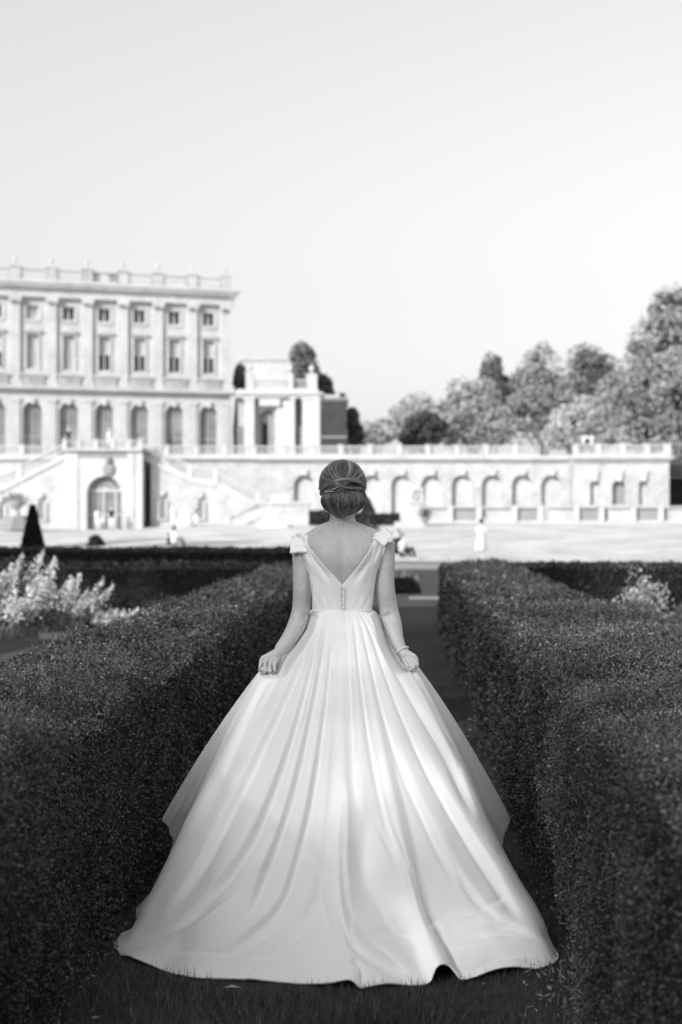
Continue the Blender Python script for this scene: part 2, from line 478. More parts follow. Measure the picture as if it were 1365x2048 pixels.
# ------------------------------------------------------------------ grass blades on the path
def grass():
    r = np.random.default_rng(21)
    n = 95000
    u = 3.4 + (r.random(n) ** 1.5) * 9; v = r.uniform(-1.08, 0.62, n)
    C = HU * u[:, None] + HV * v[:, None]; C[:, 2] = 0.004
    th_ = np.abs(C[:, 0] + .01) / .73; C = C[~((C[:, 1] > 4.40 + .25 * th_ ** 2.2) & (C[:, 1] < 6.2) & (th_ < 1))]; n = len(C)
    h = r.uniform(0.012, 0.042, n) * (1 + 0.6 * vnoise(C, 4, 3)); az = r.uniform(0, 2 * np.pi, n); ln = r.uniform(0.2, 0.9, n) * h
    d = np.stack([np.cos(az), np.sin(az), 0 * az], 1); s = np.stack([-np.sin(az), np.cos(az), 0 * az], 1) * 0.0013
    tip = C + d * ln[:, None]; tip[:, 2] += h
    V = np.stack([C - s, C + s, tip], 1)
    t = r.uniform(0.3, 1.7, n) * (1 + 0.6 * vnoise(C, 2.3, 8)); t *= np.where(r.random(n) < .03, 2.2, 1)
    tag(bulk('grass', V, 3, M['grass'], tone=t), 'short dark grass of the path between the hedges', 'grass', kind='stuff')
    # dry clippings along the foot of the hedges
    n = 2600; side = r.random(n) < 0.65
    u = 3.3 + r.random(n) ** 1.6 * 7; v = np.where(side, r.normal(0.5, 0.07, n), r.normal(-0.98, 0.06, n))
    C = HU * u[:, None] + HV * v[:, None]; C[:, 2] = r.uniform(0.012, 0.03, n)
    V = leaves(C, r.uniform(0.008, 0.03, n), -0.2, 0.3, r)
    tag(bulk('hedge_clippings', V, 4, mat('dry_leaf', 0.22, 0.8, tone=True), tone=r.uniform(.3, 1.3, n)), 'dry pale hedge clippings strewn along the foot of the hedges', 'clippings', kind='stuff')
grass()
lf = MB(); gx, gy = (465 - 682.5) / F * 4.34, 4.34
lf.add([(gx - .032, gy, .03), (gx - .01, gy - .014, .036), (gx + .03, gy - .003, .032), (gx, gy + .016, .028), (gx, gy, .04)], [(0, 1, 4), (1, 2, 4), (2, 3, 4), (3, 0, 4)])
tag(lf.build('fallen_leaf', mat('pale_leaf', 0.3, 0.7)), 'single pale fallen leaf on the grass just before the train of the dress', 'leaf')

# ------------------------------------------------------------------ flower bed on the left
def flower_plant(x, y, h, label, n=9, lean=0.25, seed=0, spread=0.35, group='white flowering plants of the left bed'):
    r = np.random.default_rng(seed)
    root = empty('flowering_plant', (x, y, 0), label, 'flowering plant', group)
    st = MB(); PC, PS = [], []
    LC, LS = [], []
    for i in range(n):
        bx, by = r.normal(0, spread * .35, 2); hh = h * r.uniform(0.72, 1.05)
        t = np.linspace(0, 1, 7); dx = lean * hh * (0.7 + .6 * r.random()); dy = r.normal(0, .06)
        pts = np.stack([bx + dx * t ** 1.3 + bx * .6 * t, by + dy * t, hh * t], 1)
        st.tube(pts, np.linspace(.007, .003, 7), 5, tone=r.uniform(.6, 1.4))
        k = 230; tt = 1.03 - .52 * r.random(k) ** 1.25
        c = np.stack([np.interp(tt, t, pts[:, j]) for j in range(3)], 1)
        wd = 0.045 * np.clip((1.05 - tt) / .25, .12, 1) * np.clip((tt - .45) / .1, .2, 1)
        c[:, :2] += r.normal(0, 1, (k, 2)) * wd[:, None]; c[:, 2] += r.normal(0, .02, k)
        PC.append(c); PS.append(r.uniform(.018, .036, k))
        k = 40; tt = r.uniform(0, .72, k)
        c = np.stack([np.interp(tt, t, pts[:, j]) for j in range(3)], 1); c += r.normal(0, .035, (k, 3)); c[:, 2] = np.abs(c[:, 2])
        LC.append(c); LS.append(r.uniform(.04, .11, k))
    st.build('stems', M['stem'], root, tone=True)
    LC = np.vstack(LC); bulk('foliage', leaves(LC, np.concatenate(LS), 1.0, 0.22, r), 4, M['stem'], root, tone=r.uniform(.35, 1.2, len(LC)))
    PC = np.vstack(PC); bulk('petals', leaves(PC, np.concatenate(PS), 0, 0.85, r), 4, M['flower'], root, tone=r.uniform(.7, 1.1, len(PC)))['kind'] = 'stuff'
spots = [(-5.05, 18.0, 1.02, 'tall white flower clump at the left edge of the photo'), (-4.75, 18.4, 1.06, 'tall white flower clump next to the one at the left edge'),
         (-4.35, 18.3, 1.02, 'tall white flower clump below the cone topiary'), (-4.05, 18.0, 0.98, 'tall white flower clump right of the cone topiary'),
         (-3.75, 18.2, 0.85, 'leaning white flower clump second from the right end of the bed'), (-3.5, 18.0, 0.72, 'low leaning white flower clump at the right end of the tall flowers'),
         (-4.6, 17.6, 0.78, 'shorter white flower clump in front of the tall row, near the kerb'), (-4.1, 17.5, 0.6, 'small white flower clump nearest the kerb')]
for i, (x, y, h, lb) in enumerate(spots):
    flower_plant(x, y, h, lb, n=5, lean=0.42, seed=50 + i)
for i, (px, lb) in enumerate([(225, 'low creamy flower cushion left of its two neighbours by the cross hedge'), (270, 'low creamy flower cushion between its two neighbours'), (318, 'low creamy flower cushion touching the top of the long left hedge')]):
    x, y, _ = W(px, 1220, 18.6)
    flower_plant(x, y, 0.28, lb, n=12, lean=0.1, seed=80 + i, spread=0.5, group='low flower cushions by the cross hedge')
kb = MB()
for a, b in ((-4.6, -4.15), (-3.75, -3.35), (-3.2, -3.0)):
    y0 = 16.9 + (a + 4.6) * 0.9; y1 = 16.9 + (b + 4.6) * 0.9
    kb.prism([(a, y0, 0), (b, y1, 0), (b, y1 + .06, 0), (a, y0 + .06, 0)], (0, 0, 0), (0, 0, 0.06))
tag(kb.build('kerb_edging', M['stonegrey']), 'broken line of pale kerb stones along the flower bed path', 'kerb', kind='structure')
def shrub(name, x, y, z0, rx, rz, label, tone=1.0, m='farhedge', n=2500, size=0.06, seed=0, group=None, cat='shrub'):
    r = np.random.default_rng(seed)
    root = empty(name, (x, y, z0), label, cat, group)
    d = r.normal(size=(n, 3)); d /= np.linalg.norm(d, axis=1)[:, None]; d[:, 2] = np.abs(d[:, 2])
    C = d * (r.random(n) ** .35)[:, None] * np.array([rx, rx, rz]) * (1 + .25 * vnoise(d * 3 + seed, 1, seed))[:, None]
    bulk('foliage', leaves(C, r.uniform(.7, 1.3, n) * size, .3, .5, r), 4, M[m], root, tone=r.uniform(.5, 1.3, n) * tone)
    t = MB(); t.tube([(0, 0, -.05), (0.01, 0, rz * .5), (0.03, .02, rz * .8)], [rx * .07, rx * .05, rx * .02], 6); t.build('stem', M['bark'], root)
    return root
for i, (v, lb) in enumerate([(2.2, 'blurred leafy plant against the dark left part of the cross hedge'), (2.95, 'leafy plant just left of the sunlit patch of the cross hedge'), (3.7, 'pale leafy plant below the sunlit patch of the cross hedge'), (4.35, 'leafy plant at the right edge of the photo')]):
    p = hp(18.2 - .2 * (i % 2), v)
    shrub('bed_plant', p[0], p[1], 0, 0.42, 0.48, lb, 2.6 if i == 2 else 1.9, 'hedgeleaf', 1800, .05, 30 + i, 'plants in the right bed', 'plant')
M['sun_patch_leaf'] = mat('sunlit_leaf', 0.40, .7, tone=True)  # leaf kept pale so the shrub stands in for sunlight on the hedge
p = hp(19.75, 3.33); shrub('sun_patch_shrub', p[0], p[1], 0, 0.40, 0.78, 'pale shrub standing in for the sunlit patch of the cross hedge, far right', 1.0, 'sun_patch_leaf', 1500, .05, 61)
p = W(805, 1190, 29.0)
shrub('path_shrub', p[0], p[1], 0, 0.42, 0.40, 'small dark shrub with pale blooms on the path beyond the bride', 0.8, 'farhedge', 2200, .06, 41)
b = MB(); r_ = np.random.default_rng(5)
pt = r_.normal(0, 1, (60, 3)) * np.array([.14, .12, .05]) + np.array([p[0] + .03, p[1] - .1, .40])
tag(bulk('blooms', leaves(pt, r_.uniform(.05, .1, 60), .2, .8), 4, M['flower'], None, tone=np.full(60, .8)), 'handful of pale blooms on top of the small dark shrub', 'flowers', kind='stuff')

# cone topiary
def cone_topiary():
    Yc = 40.0; x, _, _ = W(66, 0, Yc); r = np.random.default_rng(77)
    root = empty('cone_topiary', (x, Yc, 0), 'tall dark clipped cone of yew on the left before the great house', 'topiary')
    h = 1.45 + 35 / F * Yc; n = 9000
    t = r.random(n) ** .8; rad = np.interp(t, [0, .35, .8, 1], [.38, .36, .15, .07]) ; a = r.uniform(0, 6.283, n)
    rad = rad * r.uniform(.85, 1.03, n)
    C = np.stack([rad * np.cos(a), rad * np.sin(a), t * h], 1)
    bulk('foliage', leaves(C, r.uniform(.04, .08, n), .3, .5, r), 4, M['dark_leaf'], root, tone=r.uniform(.3, 1.0, n))
    c = MB(); c.lathe([(.30, 0), (.30, h * .35), (.11, h * .8), (.03, h * .97)], seg=14); c.build('core', M['hedgecore'], root)
cone_topiary()
# ------------------------------------------------------------------ masonry helpers (local frame: x along the wall, y into it, z up)
def opening(mb, s0, s1, z0, z1, cx, hw, zb, zt, arched=True, depth=0.4, y=0.0, seg=12):
    """a bay of wall s0..s1 x z0..z1 with one opening and its reveal; returns the outline of the opening"""
    pts = [(cx - hw, zb)]
    if arched:
        zs = zt - hw
        for i in range(seg + 1):
            a = math.pi - math.pi * i / seg
            pts.append((cx + hw * math.cos(a), zs + hw * math.sin(a)))
    else:
        pts += [(cx - hw, zt), (cx + hw, zt)]
    pts.append((cx + hw, zb))
    def q(a, b, c, d): mb.add([(p[0], y, p[1]) for p in (a, b, c, d)], [(0, 1, 2, 3)])
    q((s0, z0), (cx - hw, z0), (cx - hw, z1), (s0, z1)); q((cx + hw, z0), (s1, z0), (s1, z1), (cx + hw, z1))
    if zb > z0 + 1e-4: q((cx - hw, z0), (cx + hw, z0), (cx + hw, zb), (cx - hw, zb))
    for a, b in zip(pts[1:-2], pts[2:-1]):
        if b[0] > a[0] + 1e-6: q(a, b, (b[0], z1), (a[0], z1))
    P = [(p[0], y, p[1]) for p in pts] + [(p[0], y + depth, p[1]) for p in pts]; n = len(pts)
    mb.add(P, [(i, i + n, (i + 1) % n + n, (i + 1) % n) for i in range(n)])
    return pts

def pane(pts, y, name, m, parent):
    b = MB(); b.add([(p[0], y, p[1]) for p in pts], [tuple(range(len(pts)))]); return b.build(name, m, parent)

BAL = [(.5, 0), (.5, .08), (.3, .12), (.28, .2), (.62, .38), (.6, .48), (.3, .68), (.26, .8), (.45, .86), (.45, 1)]
def balustrade(parent, a, b, h, m, thick=0.22, spacing=0.27, pier=None, name='balustrade', my=0.0):
    """a run of balusters between a bottom rail and a coping, from a to b (local x, y, z of the foot)"""
    mb = MB(); a = np.array(a, float); b = np.array(b, float); L = np.linalg.norm((b - a)[:2]); n = max(2, int(L / spacing))
    d = (b - a)[:2] / L; nn = np.array([-d[1], d[0]]) * thick / 2
    for z0, z1, w in ((0, .14 * h, 1.2), (.86 * h, h, 1.35)):
        P = []
        for p in (a, b):
            for sg in (-1, 1):
                for z in (z0, z1): P.append((p[0] + sg * nn[0] * w, p[1] + sg * nn[1] * w, p[2] + z))
        mb.add(P, [(0, 1, 3, 2), (4, 6, 7, 5), (0, 4, 5, 1), (2, 3, 7, 6), (0, 2, 6, 4), (1, 5, 7, 3)])
    for i in range(n):
        p = a + (b - a) * (i + .5) / n
        mb.lathe([(r * spacing * .62, .14 * h + z * .72 * h) for r, z in BAL], p[0], p[1], p[2], seg=6)
    return mb.build(name, m, parent)
def pier(parent, x, y, z, w, h, m, cap=0.1, d=None):
    d = d or w
    mb = MB(); mb.box(x - w / 2, x + w / 2, y - d / 2, y + d / 2, z, z + h); mb.box(x - w / 2 - cap / 2, x + w / 2 + cap / 2, y - d / 2 - cap / 2, y + d / 2 + cap / 2, z + h, z + h + cap)
    return mb.build('pier', m, parent)
URN = [(.20, 0), (.20, .1), (.08, .16), (.07, .3), (.26, .52), (.28, .62), (.16, .72), (.14, .8), (.05, .9), (.09, 1.0), (.01, 1.1)]

# ------------------------------------------------------------------ the great house
house = empty('great_house', (-9.74, 125, 6.45), 'grand pale stone country house with arched ground floor and roof balustrade', 'country house')
house.rotation_euler = (0, 0, math.atan2(.2876, .9577))
NB, SP, S0 = 9, 3.02, -1.93
wl_ = MB(); LEFT = S0 - SP * (NB - 1) - 1.9
BD = 0.45
for k in range(NB):
    c = S0 - SP * k; a, b = c - SP / 2, (c + SP / 2 if k else 0.0)
    if k == NB - 1: a = LEFT
    arch = opening(wl_, a, b, 0, 6.1, c, .80, .7, 5.2, True, .5)
    win = opening(wl_, a, b, 6.1, 11.5, c, .50, 8.0, 10.85, False, .35)
    att = opening(wl_, a, b, 11.5, 14.6, c, .47, 12.2, 13.3, False, .35)
    # arched window: frame with grey glass
    fr = MB(); fr.box(c - .025, c + .025, .42, .46, .7, 5.1); fr.box(c - .79, c + .79, .43, .46, 2.3, 2.35)
    fo = fr.build('arched_window', M['paint'], house); pane(arch, .48, 'pane', M['glassmid'], fo)
    if k in (1, 2):
        dk = MB(); dk.box(c - (.3 if k == 1 else .15), c + .05, .465, .475, .7, 2.3 + .2 * k); dk.build('curtain_gap', M['glass'], fo)
    # tall window of the main floor
    fr = MB(); fr.box(c - .05, c + .05, .24, .31, 8.0, 9.45); fr.box(c - .5, c + .5, .24, .31, 9.40, 9.48); fr.box(c - .5, c + .5, .24, .31, 8.0, 8.08)
    fo = fr.build('sash_window', M['paint'], house)
    closed = k in (4, 5)
    pane([(c - .5, 8.0), (c - .5, 9.44), (c + .5, 9.44), (c + .5, 8.0)], .33, 'pane', M['blind'] if closed else M['glass'], fo)
    pane([(c - .5, 9.44), (c - .5, 10.85), (c + .5, 10.85), (c + .5, 9.44)], .33, 'blind', M['blind'], fo)
    sr = MB(); sr.box(c - .62, c - .5, -.10, .0, 8.0, 10.95); sr.box(c + .5, c + .62, -.10, .0, 8.0, 10.95); sr.box(c - .70, c + .70, -.16, .0, 10.95, 11.12)
    sr.box(c - .75, c + .75, -.30, .0, 11.12, 11.22)
    sr.prism([(c - .8, 0, 11.22), (c + .8, 0, 11.22), (c, 0, 11.66)], (0, 0, 0), (0, -.28, 0))
    sr.build('window_surround', M['stone'], house)
    # attic window
    fr = MB(); fr.box(c - .05, c + .05, .24, .31, 12.2, 13.3); fr.box(c - .47, c + .47, .24, .31, 12.2, 12.27)
    fo = fr.build('attic_window', M['paint'], house)
    pane([(c - .47, 12.2), (c - .47, 13.3), (c + .47, 13.3), (c + .47, 12.2)], .33, 'pane', M['blind'] if k == 5 else M['glass'], fo)
    sr = MB(); sr.box(c - .72, c - .6, -.06, 0, 11.95, 13.5); sr.box(c + .6, c + .72, -.06, 0, 11.95, 13.5); sr.box(c - .6, c + .6, -.06, 0, 13.4, 13.5); sr.box(c - .6, c + .6, -.10, 0, 11.95, 12.05)
    sr.build('window_surround', M['stone'], house)
    kb = MB(); kb.prism([(c - .14, 0, 5.0), (c + .14, 0, 5.0), (c + .22, 0, 5.55), (c - .22, 0, 5.55)], (0, 0, 0), (0, -.22, 0)); kb.build('keystone', M['stone'], house)
    balustrade(house, (c - .98, -.42, 6.62), (c + .98, -.42, 6.62), .95, M['stone'], spacing=.24)
    balustrade(house, (c - 1.05, -.10, 15.45), (c + 1.05, -.10, 15.45), 1.0, M['stone'], spacing=.24, name='roof_balustrade')
for k in range(NB + 1):
    x = -.45 if k == 0 else S0 - SP * k + SP / 2 + .06
    p = MB(); p.box(x - .40, x + .40, -.26, 0, 6.95, 13.55); p.box(x - .47, x + .47, -.34, 0, 6.56, 6.95); p.box(x - .46, x + .46, -.48, 0, 13.55, 13.68); p.box(x - .52, x + .52, -.56, 0, 13.68, 14.0)
    for sgn in (-1, 1): p.lathe([(.13, 0), (.13, .12)], x + sgn * .38, -.52, 13.52, seg=8)
    p.build('pilaster', M['stone'], house)
    p = MB(); p.box(x - .36, x + .36, -.14, 0, 0, 5.2); p.box(x - .44, x + .44, -.22, 0, 5.2, 5.5); p.build('ground_floor_pilaster', M['stone'], house)
    p = MB(); p.box(x - .44, x + .44, -.34, .3, 15.35, 16.5); p.box(x - .52, x + .52, -.42, .38, 16.5, 16.65); p.build('roof_pier', M['stone2'], house)
    p = MB(); p.lathe([(r * .6, z * .85) for r, z in URN], x, -.02, 16.65, seg=10); p.build('finial', M['stone'], house, smooth=True)
wl_.build('wall', M['stone'], house)
c_ = MB(); c_.box(LEFT, -.02, .55, 14, 0, 15.2); c_.box(-.02, 0, 0, 14, 0, 15.2); c_.box(LEFT, -.02, .02, .55, 14.6, 15.2); c_.build('wing_walls', M['stone'], house)
c_ = MB(); c_.box(LEFT, .35, -.40, -.002, 6.1, 6.28); c_.box(LEFT, .55, -.62, -.002, 6.28, 6.5); c_.box(LEFT, .45, -.52, -.002, 6.5, 6.56); c_.build('string_course', M['stone'], house)
c_ = MB(); c_.box(LEFT, .3, -.48, -.002, 14.0, 14.55); c_.box(LEFT, .55, -.85, 0.3, 14.85, 15.1); c_.box(LEFT, .75, -1.0, 0.3, 15.1, 15.35)
n = int(-LEFT / .3)
for i in range(n): c_.box(-.3 * i, -.3 * i + .15, -.72, -.48, 14.6, 14.85)
c_.box(LEFT, .3, -.5, 0.3, 14.55, 14.6); c_.build('cornice', M['stone'], house)
c_ = MB(); c_.box(LEFT, -.1, .35, 13.8, 15.35, 15.6); c_.build('roof', M['stonegrey'], house)
for px in (220, 262):
    t_ = (-9.74 - 130 * (px - 682.5) / F) / (.9577 - .2876 * (px - 682.5) / F)
    p = MB(); p.box(-t_ - .5, -t_ + .5, 4, 5.1, 15.5, 17.0); p.box(-t_ - .6, -t_ + .6, 3.9, 5.2, 17.0, 17.15); p.build('chimney', M['dark_slate'], house)
p = MB(); p.tube([(-.6, -.9, 13.9), (-.1, -.85, 14.0)], .03, 5)

# ------------------------------------------------------------------ open loggia to the right of the house
lx0, ly = W(474, 0, 117)[:2]; q_ = 117 / F
log = empty('loggia', (lx0, 117, 6.45), 'two-storey-high stone loggia with arched doorway against the right end of the great house', 'loggia')
wb = MB(); LW = (640 - 474) * q_
pxl = lambda x: (x - 474) * q_
zl = lambda y: HC + (HOR - y) * q_ - 6.45
ap = opening(wb, pxl(509), pxl(585), 0, zl(795), pxl(533), .62, .2, zl(818), True, .5, y=.8)
wb.box(0, pxl(509), 2.6, 2.7, 0, zl(795)); wb.box(pxl(585), pxl(605), 2.6, 2.7, 0, zl(795)); wb.box(0, LW, 3.0, 4.5, 0, zl(795)); wb.build('wall', M['stone2'], log)
d = MB(); d.add([(p[0], 1.35, p[1]) for p in ap], [tuple(range(len(ap)))]); d = d.build('doorway', M['stonegrey'], log)
dd = MB(); dd.box(pxl(524), pxl(534), 1.30, 1.33, .2, zl(845)); dd.build('door_leaf', M['black'], d)
for a, b in ((489, 509), (582, 590), (605, 640)):
    p = MB(); p.box(pxl(a), pxl(b), 0, .85, 0, zl(797)); p.box(pxl(a) - .08, pxl(b) + .08, -.08, .9, zl(800), zl(795)); p.build('column', M['stone'], log)
p = MB(); p.box(pxl(552), pxl(583), .3, .82, 0, zl(797)); p.build('column', M['stone'], log)
for x_ in (474, 597):
    p = MB(); p.box(pxl(x_), pxl(x_) + .6, .6, .66, 0, 3.0); p.build('grille', M['glassmid'], log)
p = MB(); p.box(-.1, LW, -.1, 4.5, zl(795), zl(789)); p.box(-.1, LW + .3, -.3, 4.6, zl(789), zl(785)); p.box(0, LW - .1, .05, .8, zl(785), zl(778)); p.build('entablature', M['stone'], log)
balustrade(log, (pxl(510), .4, zl(778)), (pxl(575), .4, zl(778)), zl(758) - zl(778), M['stone'])
balustrade(log, (pxl(590), .4, zl(778)), (pxl(612), .4, zl(778)), zl(758) - zl(778), M['stone'])
for a, b in ((491, 508), (574, 588), (612, 636)):
    w = pxl(b) - pxl(a); pier(log, (pxl(a) + pxl(b)) / 2, .42, zl(785), w * .9, zl(750) - zl(785), M['stone'], d=.8)
    p = MB(); p.lathe([(r * 1.0, z * .8) for r, z in URN], (pxl(a) + pxl(b)) / 2, .42, zl(750) + .1, seg=8); p.build('finial', M['stone'], log, smooth=True)
p = MB(); p.box(pxl(519), pxl(560), -.02, .8, zl(812), zl(797)); p.lathe([(.1, 0), (.5, .1), (.55, .35), (.3, .5)], pxl(533), .6, zl(812), seg=10); p.build('carving', M['stone'], log)

q_ = 132 / F
wing = empty('service_wing', (W(640, 0, 132)[0], 132, 6.45), 'dark brick side building with a chimney right of the loggia', 'building')
zz = lambda y: HC + (HOR - y) * q_ - 6.45
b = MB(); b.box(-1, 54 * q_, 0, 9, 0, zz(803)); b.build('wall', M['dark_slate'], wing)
b = MB(); b.box(-1, 55.5 * q_, -.15, 9, zz(803), zz(799)); b.box(-1, 57 * q_, -.35, 9, zz(799), zz(795)); b.box(-1, 54.5 * q_, -.06, 0, zz(876), zz(872)); b.build('cornice', M['stonegrey'], wing)
b = MB(); b.box(0, 38 * q_, .3, 8, zz(795), zz(789)); b.build('roof', M['stone'], wing)
b = MB(); b.box(40 * q_, 51 * q_, 1, 2.2, zz(795), zz(787)); b.box(39 * q_, 52 * q_, .9, 2.3, zz(787), zz(784)); b.build('chimney', M['dark_slate'], wing)
q_ = 165 / F
far = empty('far_building', (W(479, 0, 165)[0], 165, 1.45), 'pale far building with a pierced parapet rising behind the loggia', 'building')
b = MB(); zz = lambda y: (HOR - y) * q_
b.box(0, 97 * q_, 0, 8, 0, zz(733))
for i in range(9): b.box(i * 11 * q_, (i * 11 + 6) * q_, 0, .5, zz(733), zz(721))
b.box(-.2, 97 * q_, -.2, .6, zz(721), zz(716)); b.build('wall', M['stone'], far)

# ------------------------------------------------------------------ terrace with its arcade
TY = 110.0; q = TY / F
def tx(px): return (px - 682.5) * q
def tz(py): return HC + (HOR - py) * q
terr = empty('terrace_wall', (0, TY, 0), 'long pale stone terrace wall with a row of blind arches and a balustrade on top', 'terrace wall')
tw = MB(); edges = [tx(-140)]
arcs = [588, 663, 723, 783, 843, 904, 964, 1024.5, 1083]
bounds = [tx(a - 9 if i else 575) for i, a in enumerate(arcs)] + [tx(1138)]
tw.add([(tx(-140), 0, .8), (bounds[0], 0, .8), (bounds[0], 0, tz(923)), (tx(-140), 0, tz(923))], [(0, 1, 2, 3)])
for i, a in enumerate(arcs):
    pts = opening(tw, bounds[i], bounds[i + 1], .8, tz(923), tx(a + 20.5), 20.5 * q, tz(1035), tz(950), True, .45)
    pane(pts, .45, 'niche', M['stone'], terr)
    kb = MB(); kx = tx(a + 20.5); kb.prism([(kx - .2, 0, tz(951)), (kx + .2, 0, tz(951)), (kx + .3, 0, tz(940)), (kx - .3, 0, tz(940))], (0, 0, 0), (0, -.25, 0)); kb.build('keystone', M['stone'], terr)
    ib = MB(); zi = tz(950) - 20.5 * q
    ib.box(bounds[i] + .03, tx(a) - .02, -.09, 0, zi - .15, zi + .08); ib.build('impost', M['stone'], terr)
tw.build('wall', M['stone2'], terr)
tw = MB(); PY = -1.6; pv = [(1138, 1205, 1173, 19), (1205, 1258, 1217, 26), (1258, 1330, 1269, 18)]
for (a, b, l, w) in pv:
    pts = opening(tw, tx(a), tx(b), .8, tz(923), tx(l + w / 2), w * q / 2, tz(1010), tz(962), True, .5, y=PY)
    nb = pane(pts, PY + .5, 'niche', M['stonegrey'] if w > 20 else M['stone'], terr)
    kx = tx(l + w / 2); kb = MB(); kb.prism([(kx - .15, PY, tz(964)), (kx + .15, PY, tz(964)), (kx + .28, PY, tz(942)), (kx - .28, PY, tz(942))], (0, 0, 0), (0, -.25, 0)); kb.build('keystone', M['stone'], terr)
tw.box(tx(1330) - .02, tx(1330), PY, 12, .8, tz(923)); tw.box(tx(1138), tx(1138) + .02, PY, 0, .8, tz(923)); tw.build('end_pavilion', M['stone2'], terr)
tc = MB(); tc.box(tx(-140), tx(1138), -.12, 0.3, tz(923), tz(919)); tc.box(tx(-140), tx(1138), -.35, .5, tz(919), tz(914)); tc.box(tx(-140), tx(1138), -.1, .4, tz(914), tz(911))
tc.box(tx(1137), tx(1332), PY - .12, .6, tz(924), tz(919)); tc.box(tx(1135), tx(1336), PY - .4, .6, tz(919), tz(914)); tc.box(tx(1138), tx(1330), PY - .1, .5, tz(914), tz(911))
for i in range(96): tc.box(tx(505) + i * .255, tx(505) + i * .255 + .12, -.26, -.12, tz(923) - .02, tz(920.5))
for i in range(29): tc.box(tx(1139) + i * .255, tx(1139) + i * .255 + .12, PY - .28, PY - .12, tz(924) - .02, tz(920.5))
tc.build('cornice', M['stone'], terr)
bp = list(range(-130, 1140, 58)); hb = tz(892) - tz(911)
for i, a in enumerate(bp[:-1]):
    if 130 < a + 29 < 284: continue
    pier(terr, tx(a), 0.1, tz(911), .42, hb, M['stone'])
    balustrade(terr, (tx(a) + .23, .1, tz(911)), (tx(bp[i + 1]) - .23, .1, tz(911)), hb, M['stone'])
for i, a in enumerate((1140, 1185, 1232, 1280)):
    pier(terr, tx(a) + .2, PY + .1, tz(911), .42, hb, M['stone'])
    balustrade(terr, (tx(a) + .43, PY + .1, tz(911)), (tx((1185, 1232, 1280, 1322)[i]) , PY + .1, tz(911)), hb, M['stone'])
pier(terr, tx(1326), PY + .1, tz(911), .5, hb, M['stone'])
pb = MB(); pb.add([(-60, .5, 6.44), (24.9, .5, 6.44), (60, 60, 6.44), (60, 300, 6.44), (-80, 300, 6.44)], [(0, 1, 2, 3, 4)])
t_ = pb.build('terrace_paving', M['palepath']); t_.location = (0, TY, 0); tag(t_, kind='structure')
st_ = MB(); st_.box(-1.0, 1.0, -.35, .35, .62, .8); st_.box(-.85, -.55, -.3, .3, 0, .62); st_.box(.45, .75, -.3, .3, 0, .62)
o = st_.build('garden_bench', M['white']); o.location = (tx(1169), TY + PY + .1, tz(892) + .08); tag(o, 'small white stone bench standing on the terrace end pavilion', 'bench'); o.scale = (.5, .6, .7)

# low wall with panels in front of the arcade
lw = empty('low_panel_wall', (0, 107.6, 0), 'low stone wall with dark and pale panels along the foot of the arcade', 'wall')
q2 = 107.6 / F; lx = lambda px: (px - 682.5) * q2; lz = lambda py: HC + (HOR - py) * q2
panels = [(909, 953, 1), (975, 1024, 0), (1035, 1076, 1), (1098, 1148, 0), (1159, 1198, 1), (1217, 1262, 0), (1278, 1317, 1), (1336, 1372, 0), (860, 895, 0)]
b = MB(); b.box(lx(848), lx(1400), .0, .5, .9, lz(1041)); b.box(lx(848), lx(1400), -.05, .55, lz(1016), lz(1013)); b.build('rail', M['stone'], lw)
for (a, c, dk) in panels:
    b = MB(); b.box(lx(a), lx(c), .2, .45, lz(1041), lz(1016)); b.build('panel', M['stonegrey'] if dk else M['stone2'], lw, ).location = (0, 0, 0)
    b = MB(); b.box(lx(c), lx(c) + .42, -.1, .6, .9, lz(1012)); b.box(lx(c) - .05, lx(c) + .47, -.16, .66, lz(1012), lz(1010)); b.build('pier', M['stone'], lw)

# wall beyond the right end
rw = empty('boundary_wall', (W(1332, 0, 128)[0], 128, 1.0), 'lower balustraded wall over a shaded recess beyond the right end of the terrace', 'wall')
q3 = 128 / F; b = MB(); rz = lambda py: HC + (HOR - py) * q3 - 1.0
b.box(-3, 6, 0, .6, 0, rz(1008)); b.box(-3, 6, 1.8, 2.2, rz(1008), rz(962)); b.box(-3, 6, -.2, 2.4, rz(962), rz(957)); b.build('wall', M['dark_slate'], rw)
balustrade(rw, (-3, 0, rz(957)), (6, 0, rz(957)), rz(936) - rz(957), M['stone'], spacing=.5)
b = MB(); b.box(-3, 6, -.3, -.02, 0, rz(1010)); b.build('plinth', M['stone'], rw)

# ------------------------------------------------------------------ porch and staircases
q4 = 104 / F; X4 = lambda px: (px - 682.5) * q4; Z4 = lambda py: HC + (HOR - py) * q4
porch = empty('terrace_porch', (0, 104, 0), 'square stone block with a tall glazed arched doorway under the terrace balcony', 'porch')
b = MB(); pts = opening(b, X4(130), X4(284), .6, Z4(905), X4(209), 35 * q4, .7, Z4(952), True, .7)
b.add([(X4(284), 0, .6), (X4(284), 5.95, .6), (X4(284), 5.95, Z4(905)), (X4(284), 0, Z4(905))], [(0, 1, 2, 3)])
b.add([(X4(130), 0, .6), (X4(130), 5.95, .6), (X4(130), 5.95, Z4(905)), (X4(130), 0, Z4(905))], [(0, 3, 2, 1)])
b.build('wall', M['stone'], porch)
g = pane(pts, .7, 'glazed_door', M['glassmid'], porch)
b = MB()
for px in (175, 184, 206, 230, 243): b.box(X4(px) - .05, X4(px) + .05, .58, .68, .7, Z4(981))
b.box(X4(175), X4(243), .58, .68, Z4(983), Z4(979)); b.box(X4(175), X4(243), .59, .67, Z4(1030), Z4(1028)); b.build('door_frame', M['paint'], g)
b = MB()
for i in range(9):
    a0 = math.pi * (i + .5) / 9; b.tube([(X4(209), .63, Z4(981)), (X4(209) + 1.2 * math.cos(a0), .63, Z4(981) + 1.2 * math.sin(a0))], .03, 5)
